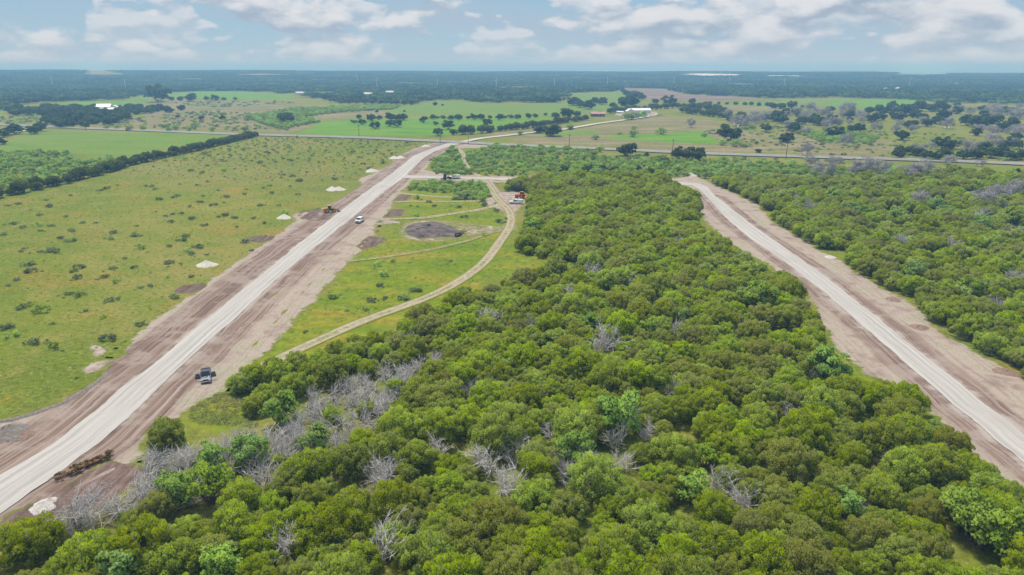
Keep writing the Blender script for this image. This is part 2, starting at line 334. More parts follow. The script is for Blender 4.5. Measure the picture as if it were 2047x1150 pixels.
m_asphalt, nt = new_mat('asphalt'); u = attr(nt, 'u'); p = wpos(nt); k = noise(nt, p, 1 / 8, 4, .6)
c = ramp(nt, k, [(.3, (.19, .188, .185)), (.7, (.27, .265, .255))]); c = mix(nt, sstep(nt, math_(nt, 'ABSOLUTE', u), 4.3, 5.6), c, (.28, .25, .20))
finish(nt, c, .85)
m_paint, nt = new_mat('road_paint'); finish(nt, ramp(nt, noise(nt, wpos(nt), 1 / 3.), [(.3, (.42, .36, .12)), (.7, (.60, .50, .16))]), .7)

# ---------------------------------------------------------------- ground sheet to the horizon
rad = np.r_[np.linspace(0, 1500, 26), np.geomspace(1560, 45000, 90)]; na = 220
ang = np.linspace(0, 2 * np.pi, na, endpoint=False); Rr, Aa = np.meshgrid(rad[1:], ang, indexing='ij')
V = np.c_[(Rr * np.sin(Aa)).ravel(), (Rr * np.cos(Aa)).ravel()]; V = np.vstack([[[0, 0]], V]); Vz = terr(V[:, 0], V[:, 1])
i = np.arange(len(rad) - 2)[:, None] * na; j = np.arange(na); jn = (j + 1) % na
Qd = np.stack([1 + i + j, 1 + i + jn, 1 + i + na + jn, 1 + i + na + j], -1).reshape(-1, 4)[:, ::-1]
T = np.c_[np.zeros(na, int), 1 + jn, 1 + j]
mi = np.r_[np.where(np.repeat(rad[1:-1], na) > 1650, 1, 0), np.zeros(na)]
struct(link('ground', mesh_np('ground', np.c_[V, Vz], [Qd, T], [m_pasture, m_farland], mi, smooth_=True)))

# ---------------------------------------------------------------- roads traced on the ground
RL = PG([(0, 950), (104, 893), (174, 837), (243, 776), (304, 733), (348, 693), (393, 654), (550, 528), (593, 491), (645, 451), (693, 413), (751, 370), (802, 333), (825, 313), (851, 302), (894, 287), (912, 284.5)])
RR = PG([(0, 1028), (52, 993), (106, 954), (174, 906), (243, 850), (300, 793), (343, 754), (391, 706), (452, 654), (550, 563), (607, 514), (665, 468), (722, 422), (771, 382), (811, 353), (825, 337), (848, 316), (871, 302), (909, 290), (930, 287)])
RL = np.vstack([[[-74, 45]], RL]); RR = np.vstack([[[-67.5, 45]], RR])
road_w, cw = ribbon('gravel_road', RL, RR, 420, 9, .17, .10, m_gravel, .30, 8)
EL_ = PG([(2047, 927), (1985, 876), (1926, 829), (1848, 759), (1771, 693), (1711, 644), (1655, 592), (1599, 547), (1547, 509), (1502, 480), (1449, 435), (1416, 397), (1398, 379), (1384, 371), (1345, 369), (1250, 368), (1150, 366), (1020, 361), (952, 358.5), (880, 357.5), (800, 357)])
ER_ = PG([(2047, 872), (2004, 837), (1926, 774), (1823, 693), (1749, 633), (1692, 588), (1636, 543), (1577, 502), (1524, 465), (1479, 431), (1429, 392), (1414, 374), (1395, 367), (1345, 363), (1250, 362.5), (1150, 361), (1020, 356.5), (952, 354.5), (880, 353.5), (812, 351)])
EL_ = np.vstack([[[71, 45]], EL_]); ER_ = np.vstack([[[77, 45]], ER_])
road_e, ce = ribbon('gravel_road', EL_, ER_, 480, 9, .16, .10, m_gravel, .26, 4)
ce_s = ce[:278]
def rough(seed, amp):
    ph = np.random.default_rng(seed).uniform(0, 6.28, 12)
    def f(P, e, d, s):
        z = sum(np.sin(d * k + ph[i] + .03 * s) / (1 + .25 * k) for i, k in enumerate((1.1, 1.9, 3.1, 4.3)))
        z = z + .5 * np.sin(s * .35 + d * .8 + ph[5]) + .4 * np.sin(s * .9 - d * 1.3 + ph[6])
        return np.clip(e / 3, 0, 1) * np.clip((np.abs(d) - 2.6) / 1.5, 0, 1) * amp * z * .5
    return f
CLW = PG([(-20, 850), (65, 828), (126, 806), (191, 759), (243, 711), (290, 658), (338, 623), (386, 594), (415, 568), (467, 533), (515, 497), (566, 465), (592, 443), (585, 430), (605, 424), (640, 420), (676, 402), (700, 388), (726, 371), (716, 360), (750, 345), (774, 333), (808, 307), (837, 294), (870, 286), (905, 281),
          (960, 287), (990, 294), (930, 297), (903, 296), (880, 308), (862, 320), (850, 340), (886, 349), (886, 354), (826, 359), (806, 375), (795, 390), (784, 405), (775, 425), (764, 436), (800, 446), (748, 449), (745, 471), (711, 508), (670, 548), (633, 594), (600, 625), (560, 665), (535, 702), (500, 722), (478, 745), (447, 762), (435, 785), (370, 822), (310, 850), (275, 890), (250, 930), (140, 990), (57, 1030), (0, 1060)])
CLW = np.vstack([[[-82, 40]], CLW[:1] + [-6, -8], CLW, [[-58, 40]]])
ground_sheet('dirt_verge', CLW, 1.25, .10, m_clear_w, line=cw, relief=rough(3, .10))
CLE = PG([(2060, 1000), (2016, 965), (1946, 896), (1887, 850), (1828, 775), (1745, 752), (1690, 712), (1672, 690), (1648, 650), (1625, 600), (1590, 562), (1524, 520), (1470, 492), (1425, 455), (1402, 425), (1400, 400), (1385, 383), (1345, 378), (1345, 358), (1390, 352), (1430, 371), (1465, 386), (1512, 410), (1540, 440), (1569, 462), (1618, 489), (1674, 521), (1730, 558), (1790, 592), (1842, 627), (1861, 655), (1917, 687), (1992, 728), (2060, 772)])
CLE = np.vstack([[[63, 40]], CLE, [[98, 80]], [[96, 40]]])
ground_sheet('dirt_verge', CLE, 1.25, .09, m_clear_e, line=ce_s, relief=rough(5, .09))
BR = PG([(1400, 381), (1250, 374), (1020, 366), (886, 361), (826, 360), (826, 349), (886, 350), (1020, 353), (1250, 358), (1345, 356)])
ground_sheet('dirt_verge', BR, 2.0, .06, m_palesoil)
# tracks, bare patches
tr = [(505, 742), (530, 731), (561, 715), (600, 699), (652, 673), (715, 644), (772, 626), (824, 607), (882, 585), (923, 560), (960, 534), (983, 508), (1000, 482), (1018, 459), (1024, 439), (1018, 419), (1000, 405), (986, 388), (975, 367), (960, 354), (937, 339), (926, 322), (926, 307), (917, 299), (905, 291)]
for i, (pts, w, m) in enumerate([(tr, 3.6, m_trail), ([(745, 441), (762, 439), (851, 436), (894, 429), (952, 421), (1000, 410)], 3.0, m_trail), ([(792, 386), (851, 392), (909, 395.5), (980, 397)], 2.6, m_trail),
                                 ([(790, 405), (822, 403), (909, 403.5), (975, 402)], 2.8, m_faint), ([(932, 396), (918, 386), (905, 380)], 3., m_faint), ([(690, 524), (760, 516), (860, 500), (935, 482), (985, 465)], 2.2, m_faint2),
                                 ([(1010, 362), (990, 359), (965, 353)], 4., m_trail)]):
    l, r = track_edges(PG(pts), w); ribbon('dirt_track', l, r, 130 if i == 0 else 70, 9, .115 + .006 * i, .0, m, .12, 2)
ground_sheet('bare_ground', PG([(975, 394), (1000, 384), (1040, 384), (1050, 397), (1044, 412), (1030, 425), (1030, 460), (1012, 472), (998, 478), (1006, 455), (1015, 440), (1010, 424), (990, 415), (962, 408)]), 1.2, .085, m_palesoil)
ground_sheet('bare_ground', PG([(962, 352), (978, 352), (990, 372), (1000, 388), (985, 392), (975, 375)]), 1.2, .08, m_palesoil)
ring = [(795, 465), (806, 448), (830, 442), (870, 440), (905, 444), (950, 449), (1000, 453), (1008, 463), (960, 468), (925, 476), (880, 483), (840, 484), (810, 478)]
ground_sheet('bare_ground', PG(ring), 1.2, .075, m_palering)
burn = [(808, 462), (815, 452), (830, 446), (850, 445), (872, 444), (897, 451), (915, 459), (925, 468), (918, 474), (890, 474), (860, 476), (838, 478), (818, 471)]
ground_sheet('burnt_ground', PG(burn), .9, .10, m_burn, relief=lambda P, e, d, s: np.clip(e / 4, 0, 1) * (.35 + .16 * np.sin(P[:, 0] * 1.7) * np.cos(P[:, 1] * 1.1) + .10 * np.sin(P[:, 0] * 3.1 + P[:, 1] * 2.3)))
for pts in ([(713, 493), (738, 472), (772, 478), (752, 494), (722, 499)], [(766, 434), (786, 418), (812, 420), (800, 433)], [(784, 402), (800, 390), (824, 391), (812, 402)]):
    ground_sheet('tilled_plot', PG(pts), .9, .13, m_brown, relief=lambda P, e, d, s: np.clip(e / 1.5, 0, 1) * .12 * np.sin(P[:, 0] * 3.2 + P[:, 1] * 1.2))
for pts in ([(343, 582), (362, 572), (410, 566), (414, 574), (392, 586), (360, 588)], [(485, 482), (505, 473), (548, 472), (545, 480), (520, 486)], [(595, 436), (600, 424), (640, 418), (668, 426), (655, 440), (625, 442)]):
    ground_sheet('dirt_patch', PG(pts), .9, .125, m_brown)
ground_sheet('churned_dirt', PG([(110, 985), (160, 955), (215, 925), (262, 930), (300, 950), (265, 975), (230, 1000), (180, 1025), (120, 1030), (40, 1050), (0, 1062), (0, 1040), (60, 1010)]), .8, .14, m_pocket, relief=lambda P, e, d, s: np.clip(e / 2, 0, 1) * .10 * np.sin(P[:, 0] * 2.1 - P[:, 1] * 1.4))
for pts in ([(165, 740), (190, 725), (215, 720), (205, 738), (180, 748)], [(185, 690), (215, 700), (200, 716), (190, 710)], [(1690, 985), (1720, 960), (1745, 985), (1735, 1020), (1690, 1040), (1660, 1010)]):
    ground_sheet('bare_ground', PG(pts), .9, .06, m_palesoil)
# meadow between the road and the trail, fields and pastures
ground_sheet('meadow', PG([(500, 722), (560, 668), (640, 592), (690, 535), (720, 505), (760, 478), (790, 440), (800, 400), (830, 370), (900, 362), (960, 380), (990, 400), (1010, 440), (1010, 480), (1100, 500), (1180, 530), (980, 560), (900, 600), (700, 690), (600, 730)]), 2.5, .035, m_meadow)
ground_sheet('meadow', PG([(365, 822), (420, 795), (470, 790), (520, 810), (520, 850), (440, 860), (380, 850)]), 1.5, .035, m_meadow)
ground_sheet('meadow', PG([(1685, 700), (1720, 740), (1760, 765), (1730, 900), (1690, 830), (1670, 740)]), 1.5, .03, m_meadow)
FLD = [('field', m_bright, [(567, 266), (624, 246), (702, 238.5), (850, 237), (1024, 236.5), (1134, 236), (1172, 238), (1099, 245), (1024, 254), (940, 266), (887, 271), (687, 271)]),
       ('field', m_soft, [(800, 216), (840, 208), (882, 202), (1024, 210), (1154, 206), (1249, 210), (1260, 216), (1214, 221), (1136, 232), (1024, 234.5), (812, 232), (770, 224)]),
       ('field', m_bright, [(332, 190), (412, 183.5), (487, 184.5), (512, 186), (582, 191), (590, 197), (512, 200), (430, 199), (350, 196.5)]),
       ('field', m_bright, [(45, 216), (150, 205.5), (250, 202.5), (332, 202), (345, 203), (300, 206), (200, 214), (75, 218)]),
       ('field', m_bright, [(262, 196), (296, 192), (296, 199), (262, 199)]),
       ('field', m_soft, [(10, 280), (60, 265), (90, 262), (250, 264), (462, 271), (440, 279), (375, 290), (250, 318), (220, 326), (150, 305), (0, 303)]),
       ('field', m_tan, [(90, 252), (250, 253), (420, 261), (560, 268), (600, 262), (640, 240), (800, 232), (770, 222), (700, 220), (520, 204), (350, 199), (250, 212), (300, 232), (180, 250)]),
       ('field', m_brownfield, [(1239, 176.5), (1324, 178.5), (1374, 190.5), (1494, 195.5), (1520, 200), (1424, 203), (1286, 201), (1275, 189)]),
       ('field', m_soft, [(1141, 188), (1236, 185), (1275, 195), (1290, 205), (1249, 208), (1160, 204)]),
       ('field', m_bright, [(1653, 201), (1811, 200), (1861, 205), (1848, 214), (1711, 217), (1653, 210)]),
       ('field', m_soft, [(1500, 204), (1655, 201), (1650, 212), (1560, 216), (1450, 212)]),
       ('field', m_tan, [(1024, 274), (1124, 264), (1274, 240), (1330, 236), (1420, 240), (1480, 262), (1540, 270), (1600, 306), (1400, 304), (1274, 297), (1024, 286)]),
       ('field', m_tan, [(1024, 262), (1120, 256), (1195, 241), (1300, 232), (1290, 226), (1180, 240), (1090, 262), (960, 279), (930, 274)]),
       ('field', m_tan, [(1430, 212), (1520, 210), (1570, 220), (1500, 224), (1440, 220)]),
       ('field', m_bright, [(1060, 272), (1124, 264), (1185, 262), (1200, 268), (1120, 271)]),
       ('field', m_bright, [(1190, 276), (1260, 272), (1340, 267), (1400, 262), (1420, 272), (1440, 290), (1330, 286), (1250, 281)]),
       ('field', m_tan, [(1500, 300), (1560, 265), (1700, 270), (1800, 290), (1780, 316), (1640, 313)]),
       ('field', m_soft, [(585, 188), (625, 185), (675, 185), (672, 192), (620, 192)]),
       ('field', m_bright, [(1950, 180), (2080, 179), (2080, 185), (1950, 185)]),
       ('quarry', m_white, [(1355, 151), (1390, 149), (1460, 150), (1490, 151.5), (1440, 154), (1390, 153.5)]),
       ('quarry', m_white, [(1536, 152.5), (1580, 153), (1632, 154), (1590, 155.5), (1540, 154.5)])]
FPOLY = []
for k, (nm, m, pts) in enumerate(FLD):
    P = PG(pts); d = np.median(P[:, 1]); FPOLY.append(P)
    ground_sheet(nm, P, 7 if d < 900 else 14 if d < 1900 else 40, .10 + .03 * k + (d / 2500 if d > 900 else 0) + (2.5 if nm == 'quarry' else 0), m)
for pts in ([(440, 152), (520, 149), (590, 151), (520, 153)], [(300, 147), (420, 146.5), (480, 148), (380, 149)], [(180, 150), (230, 151), (225, 153), (175, 152)], [(580, 159), (680, 160), (680, 162), (590, 161.5)], [(1000, 176), (1080, 175), (1085, 180), (960, 181)], [(0, 147), (60, 146), (70, 148), (0, 149)]):
    P = PG(pts); ground_sheet('clearing', P, 40, 2.0 + P[:, 1].mean() / 1500, m_tan); FPOLY.append(P)
gq = np.random.default_rng(5)
for _ in range(26):
    px_, py_ = gq.uniform(-50, 2100), 150 + 38 * gq.random() ** 1.3; w_ = gq.uniform(25, 80); h_ = gq.uniform(.8, 2.4) * (1 + (py_ - 150) / 40)
    P = PG([(px_ - w_, py_), (px_ - w_ * .4, py_ - h_ * .6), (px_ + w_ * .6, py_ - h_ * .5), (px_ + w_, py_ + h_ * .2), (px_ + w_ * .3, py_ + h_ * .6)])
    if any((sdf(f, P) > -30).any() for f in FPOLY) or P[:, 1].min() < 1500: continue
    ground_sheet('clearing', P, 30, 1.0, (m_tan, m_soft, m_soft)[int(gq.integers(3))]); FPOLY.append(P)
# highway, its line, and the drive to the farm
hw = PG([(-160, 241), (92, 254.5), (250, 260), (475, 269.5), (562, 272), (712, 275.5), (887, 284), (1024, 291), (1149, 296), (1274, 302), (1399, 308), (1536, 312), (1661, 316), (1786, 319.5), (1911, 323), (2047, 329), (2250, 340)])
hl, hr = track_edges(hw, 13.0); hwy, hc = ribbon('highway', hl, hr, 160, 9, .55, .12, m_asphalt, 0, 3)
l, r = track_edges(hc, .45); ribbon('road_marking', l, r, 160, 2, .69, 0, m_paint, 0, 1)
l, r = track_edges(PG([(925, 285), (960, 278), (1024, 271), (1086, 264), (1124, 260.5), (1199, 247.5), (1274, 237.5), (1305, 232), (1312, 228), (1300, 226)]), 6.5); ribbon('gravel_drive', l, r, 110, 5, .66, .05, m_drive, .3, 3)
l, r = track_edges(PG([(1250, 236), (1242, 232), (1232, 229)]), 5); ribbon('gravel_drive', l, r, 20, 5, .9, .05, m_drive, .3, 1)
ground_sheet('farmyard', PG([(1228, 231), (1245, 226), (1300, 224), (1315, 226), (1305, 233), (1250, 235)]), 4, .85, m_palesoil)
l, r = track_edges(PG([(30, 266), (60, 262), (92, 256)]), 6); ribbon('gravel_drive', l, r, 30, 5, .64, .05, m_drive, .2, 1)

# ---------------------------------------------------------------- vegetation
def leaf_mat(name, lo, hi, grey, gamt=.12, trans=.25, var=.25, alt=None, altp=0.0):
    m, nt = new_mat(name); t = attr(nt, 'tint'); r = node(nt, 'ShaderNodeObjectInfo').outputs['Random']
    c = ramp(nt, t, [(0.0, lo), (1.0, hi)])
    c = mix(nt, sstep(nt, r, 1 - altp * 1.5 - 1e-3, 1 - altp * .5, 0, .8) if altp else 0.0, c, alt or lo)
    r2 = math_(nt, 'FRACT', math_(nt, 'MULTIPLY', r, 17.31)); r3 = math_(nt, 'FRACT', math_(nt, 'MULTIPLY', r, 41.7))
    hsv = node(nt, 'ShaderNodeHueSaturation'); S(nt, hsv.inputs['Hue'], math_(nt, 'ADD', .5 - .012, math_(nt, 'MULTIPLY', r2, .018)))
    S(nt, hsv.inputs['Saturation'], math_(nt, 'ADD', .88, math_(nt, 'MULTIPLY', r3, .2))); S(nt, hsv.inputs['Value'], math_(nt, 'ADD', 1 - var, math_(nt, 'MULTIPLY', r2, var * 2)))
    S(nt, hsv.inputs['Color'], c); c = hsv.outputs[0]
    t2 = math_(nt, 'FRACT', math_(nt, 'MULTIPLY', t, 57.3))
    c = mix(nt, sstep(nt, t2, 1 - gamt * 1.2, 1 - gamt * .8), c, grey)
    o = node(nt, 'ShaderNodeOutputMaterial'); d = node(nt, 'ShaderNodeBsdfDiffuse'); tr = node(nt, 'ShaderNodeBsdfTranslucent'); mx = node(nt, 'ShaderNodeMixShader')
    nt.links.new(c, d.inputs[0]); nt.links.new(c, tr.inputs[0]); mx.inputs[0].default_value = trans
    nt.links.new(d.outputs[0], mx.inputs[1]); nt.links.new(tr.outputs[0], mx.inputs[2]); nt.links.new(mx.outputs[0], o.inputs[0]); return m
def bark_mat(name, a, b):
    m, nt = new_mat(name); tcx = node(nt, 'ShaderNodeTexCoord').outputs['Object']; r = node(nt, 'ShaderNodeObjectInfo').outputs['Random']
    c = ramp(nt, noise(nt, tcx, 5, 4, .65), [(.3, a), (.7, b)]); c = mix(nt, 1.0, c, ramp(nt, r, [(0, (.8, .8, .8)), (1, (1.15, 1.13, 1.1))]), 'MULTIPLY')
    finish(nt, c, .95, spec=.1); return m
m_juniper = leaf_mat('juniper_foliage', (.165, .245, .010), (.500, .640, .020), (.38, .37, .28), .07, .55, .22, (.33, .36, .06), .2)
m_oak = leaf_mat('oak_foliage', (.055, .090, .024), (.115, .165, .045), (.14, .13, .10), .05, .25, .2)
m_mesq = leaf_mat('mesquite_foliage', (.230, .390, .070), (.430, .630, .120), (.24, .27, .15), .04, .5, .3)
m_lime = leaf_mat('lime_foliage', (.25, .40, .06), (.42, .60, .09), (.25, .3, .12), .03, .4, .2)
m_teal = leaf_mat('cool_green_foliage', (.20, .34, .060), (.38, .58, .12), (.26, .32, .14), .05, .45, .15)
m_shrub = leaf_mat('shrub_foliage', (.115, .185, .060), (.240, .335, .120), (.15, .15, .11), .10, .2, .3, (.17, .22, .12), .4)
m_bare = leaf_mat('bare_twigs', (.24, .235, .255), (.36, .35, .36), (.40, .37, .35), .2, .1, .15)
m_brownleaf = leaf_mat('withered_foliage', (.085, .085, .025), (.19, .13, .05), (.24, .13, .06), .3, .2, .1)
m_weed = leaf_mat('weed_foliage', (.20, .26, .07), (.36, .38, .14), (.48, .44, .26), .15, .4, .2)
m_cedar = leaf_mat('cedar_foliage', (.060, .092, .022), (.155, .205, .040), (.18, .16, .13), .06, .3, .2)
m_bark = bark_mat('juniper_bark', (.115, .090, .075), (.25, .215, .19)); m_dead = bark_mat('dead_wood', (.42, .395, .39), (.76, .725, .71))
m_wood = leaf_mat('woodland_foliage', (.018, .045, .016), (.140, .215, .060), (.11, .12, .09), .06, .2, .5)
def unit(v): return v / np.maximum(np.linalg.norm(v, axis=-1, keepdims=True), 1e-9)
def leaves(C, N, A, L, Wd, g):
    """rhombic leaf sprays: centres, facing, long axis, length, width -> verts, quads"""
    n = len(C); A = unit(A); B = unit(np.cross(N, A)); L = np.broadcast_to(L, n)[:, None]; Wd = np.broadcast_to(Wd, n)[:, None]
    V = np.stack([C - A * L * .5, C - B * Wd * .5 + A * L * .05, C + A * L * .5, C + B * Wd * .5 + A * L * .05], 1).reshape(-1, 3)
    return V, np.arange(4 * n).reshape(-1, 4)
def crown(g, lobes, per, L, Wd, up=.6, shell=.45):
    """lobes: list of (centre, radii, axis); leaf sprays spread through each lobe, denser to its outside"""
    Cs, Ns, As, Ti, Sn = [], [], [], [], []; cc = np.mean([l[0] for l in lobes], 0) - [0, 0, .6]
    for c, rad_, ax in lobes:
        k = max(6, int(per * rad_[0] * rad_[1] * 1.6)); d = unit(g.normal(size=(k, 3))); d[:, 2] = np.where(d[:, 2] < -.35, -d[:, 2], d[:, 2])
        rr = (shell + (1 - shell) * g.random(k) ** .6)[:, None]; P = c + d * rr * rad_
        Cs.append(P); Ns.append(unit(d * .8 + g.normal(0, .5, (k, 3)) + [0, 0, .55])); Sn.append(unit(d * .55 + unit(P - cc) * .55 + g.normal(0, .12, (k, 3)) + [0, 0, .35])); As.append(unit(ax * up + d * .5 + g.normal(0, .45, (k, 3))))
        Ti.append(np.clip(g.random() * .55 + g.random(k) * .45, 0, 1))
    C = np.vstack(Cs); n = len(C); sz = g.uniform(.7, 1.35, n)
    V, Q = leaves(C, np.vstack(Ns), np.vstack(As), L * sz, Wd * sz, g); return V, Q, np.concatenate(Ti), np.repeat(np.vstack(Sn), 4, 0)
def tube(path, radii, sides=5):
    P = np.asarray(path, float); n = len(P); d = unit(np.gradient(P, axis=0)); ref = np.where(np.abs(d[:, 2:3]) > .9, [[1., 0, 0]], [[0, 0, 1.]])
    a = unit(np.cross(d, ref)); b = np.cross(d, a); t = np.arange(sides) * 2 * np.pi / sides
    V = (P[:, None] + np.asarray(radii)[:, None, None] * (np.cos(t)[None, :, None] * a[:, None] + np.sin(t)[None, :, None] * b[:, None])).reshape(-1, 3)
    i = np.arange(n - 1)[:, None] * sides; j = np.arange(sides); jn = (j + 1) % sides
    return V, np.stack([i + j, i + jn, i + sides + jn, i + sides + j], -1).reshape(-1, 4)
def join(parts):
    Vs, Qs, o = [], [], 0
    for V, Q in parts: Vs.append(V); Qs.append(Q + o); o += len(V)
    return np.vstack(Vs), np.vstack(Qs)
def limbs(g, targets, r0, wob=.25, base=.25):
    out = []
    for tgt in targets:
        b = np.r_[g.normal(0, base, 2), -.1]; t = np.linspace(0, 1, 6)[:, None]; bend = np.r_[g.normal(0, wob, 2), 0]
        P = b * (1 - t) + np.asarray(tgt) * t + bend * np.sin(t * np.pi) + np.c_[np.zeros((6, 2)), np.sin(t * np.pi) * -.1]
        out.append(tube(P, np.linspace(r0, r0 * .25, 6)))
    return join(out)
def juniper(seed, per=330, L=.25, Wd=.115, nl=46):
    """several uneven domes grown together, feathery upright sprays, grey limbs"""
    g = np.random.default_rng(seed); lobes = []; nd = int(g.integers(1, 4)); th0 = g.uniform(0, 6.28)
    for d in range(nd):
        R = g.uniform(1.5, 2.0) if nd > 2 else g.uniform(1.9, 2.3) if nd > 1 else 2.7; th = th0 + d * 6.283 / nd + g.normal(0, .4); off = (g.uniform(.7, 1.2) if nd > 2 else g.uniform(.4, 1.0)) if nd > 1 else 0.0
        c0 = np.array([math.cos(th) * off, math.sin(th) * off, g.uniform(1.5, 2.3)]); hz_ = min(2.3, R * g.uniform(.85, 1.15)); m = int(nl * .62 * (R / 1.7) ** 2)
        for k in range(m):
            u = 1 - (k + .5) / m * 1.45; a = k * 2.39996 + g.normal(0, .3); s = math.sqrt(max(0, 1 - u * u)); f = g.uniform(.74, 1.08)
            c = c0 + [math.cos(a) * s * R * f, math.sin(a) * s * R * f, u * hz_ * f]; c[2] = max(c[2], .45)
            q = g.uniform(.34, .72); lobes.append((c, np.array([q, q, q * g.uniform(1.0, 1.7)]), unit(np.array([(c - c0)[0] * .35, (c - c0)[1] * .35, 1.4]))))
    for k in range(6): lobes.append((np.r_[g.normal(0, .8, 2), g.uniform(1.3, 2.4)], np.array([.8, .8, .8]), np.array([0, 0, 1.])))
    cr = crown(g, lobes, per, L, Wd, .9, .55)
    tV, tQ = limbs(g, [lobes[i][0] * [.9, .9, .95] for i in g.choice(len(lobes), 14, False)], .10)
    return cr, (tV, tQ)
def broadleaf(seed, per=110, L=.34, Wd=.24, nl=26, R=2.8, hz_=1.7, cz=2.6, q0=.7, q1=1.1, air=.55, flat=.75, ulo=-.85):
    g = np.random.default_rng(seed); lobes = []
    for k in range(nl):
        u = g.uniform(ulo, 1); th = g.uniform(0, 6.283); s = math.sqrt(max(0, 1 - u * u)); f = g.uniform(.45, 1.08)
        c = np.array([math.cos(th) * s * R * f, math.sin(th) * s * R * f, cz + u * hz_ * f]); q = g.uniform(q0, q1)
        lobes.append((c, np.array([q, q, q * flat]), np.array([0, 0, 1.])))
    cr = crown(g, lobes, per, L, Wd, .2, air)
    tV, tQ = limbs(g, [lobes[i][0] for i in g.choice(nl, 9, False)], .13, .3, .15); return cr, (tV, tQ)
def dead(seed, stems=9, R=2.2, hh=3.6, r0=.07, twigs=9, lean=(0, 0), dens=2):
    g = np.random.default_rng(seed); out = []
    def br(p, d, ln, r, dep):
        n = 5; P = [p]
        for _ in range(n - 1): d = unit(d + g.normal(0, .16, 3)); P.append(P[-1] + d * ln / (n - 1))
        out.append(tube(P, np.linspace(r, r * .45, n), 3 if r < .035 else 4))
        if dep:
            for _ in range(twigs if dep == dens else 5):
                k = g.integers(1, n); br(P[k], unit(d + g.normal(0, .55, 3) + [0, 0, .12]), ln * g.uniform(.35, .6), r * .5, dep - 1)
    for _ in range(stems):
        th = g.uniform(0, 6.283); sp_ = g.uniform(.25, 1.0)
        br(np.r_[g.normal(0, .3, 2), -.05], unit(np.array([math.cos(th) * sp_ + lean[0], math.sin(th) * sp_ + lean[1], 1.0])), hh * g.uniform(.7, 1.1), r0 * g.uniform(.7, 1.2), dens)
    return join(out)
def shrub(seed, nl=9, R=.9, hh=.55, per=150, L=.22, Wd=.12):
    g = np.random.default_rng(seed); lobes = []
    for k in range(nl):
        th = g.uniform(0, 6.283); f = g.random() ** .6 * R; q = g.uniform(.26, .5)
        lobes.append((np.array([math.cos(th) * f, math.sin(th) * f * .8, hh * g.uniform(.35, 1) * (1 - .35 * f / R)]), np.array([q, q, q * .8]), np.array([0, 0, 1.])))
    return crown(g, lobes, per, L, Wd, .5, .3)
def fmesh(name, cr, m): return mesh_np(name, cr[0], cr[1], [m], attrs={'tint': ('FACE', cr[2])}, smooth_=True, nrm=cr[3])
def tmesh(name, tr_, m): return mesh_np(name, tr_[0], tr_[1], [m], smooth_=True)
def whole(name, cr, tr_, m, mb):
    n = len(cr[0]); V = np.vstack([cr[0], tr_[0]]); Q = np.vstack([cr[1], tr_[1] + n])
    return mesh_np(name, V, Q, [m, mb], np.r_[np.zeros(len(cr[1])), np.ones(len(tr_[1]))], {'tint': ('FACE', np.r_[cr[2], np.zeros(len(tr_[1]))])}, True, np.vstack([cr[3], unit(tr_[0] * [1, 1, 0] + [0, 0, 1.])]))
JUN = [juniper(100 + i) for i in range(10)]
JUNM = [(fmesh('juniper_crown', c, m_juniper), tmesh('juniper_trunk', t, m_bark)) for c, t in JUN]
JUNH = [whole('cedar_whole', *juniper(150 + i, 65, .5, .22), m_cedar, m_bark) for i in range(4)]
OAKW = [whole('oak_whole', *broadleaf(200 + i, 45, .62, .48, R=3.4, hz_=2.2, cz=2.7, q0=.9, q1=1.5), m_oak, m_bark) for i in range(5)]
OAKM = [(fmesh('oak_crown', c, m_oak), tmesh('oak_trunk', t, m_bark)) for c, t in (broadleaf(220 + i, 80, .42, .3, R=3.4, hz_=2.2, cz=3.0, q0=.9, q1=1.5) for i in range(3))]
MESW = [whole('mesquite_whole', *broadleaf(240 + i, 46, .46, .28, nl=24, R=2.5, hz_=1.4, cz=1.8, q0=.55, q1=.95), m_mesq, m_bark) for i in range(6)]
LIMM = [(fmesh('sapling_crown', c, m_), tmesh('sapling_trunk', t, m_bark)) for m_ in (m_lime, m_teal) for c, t in (broadleaf(260 + i, 120, .3, .2, nl=30, R=1.7, hz_=1.7, cz=2.2, q0=.4, q1=.75) for i in range(3))]
def bare(seed):
    return broadleaf(seed, 60, .75, .055, nl=22, R=3.2, hz_=1.9, cz=2.7, q0=.9, q1=1.4, air=.2)
BARW = [whole('bare_tree_whole', *bare(280 + i), m_bare, m_dead) for i in range(4)]
DEADM = [tmesh('dead_tree', dead(300 + i, 9 + i % 3, r0=.10), m_dead) for i in range(5)]
BRUSHM = [tmesh('dead_brush', dead(320 + i, 12, 2, 2.9, .075, 7, ((.9, .3), (-.5, .7), (.2, -.6), (.7, -.2))[i], 1), m_dead) for i in range(4)]
SHR = [fmesh('shrub', shrub(340 + i, 7 + 2 * (i % 3), per=190), m_shrub) for i in range(7)]
SHRG = [fmesh('green_shrub', shrub(360 + i, 8, 1.0, .9, 130, .26, .16), m_mesq) for i in range(4)]

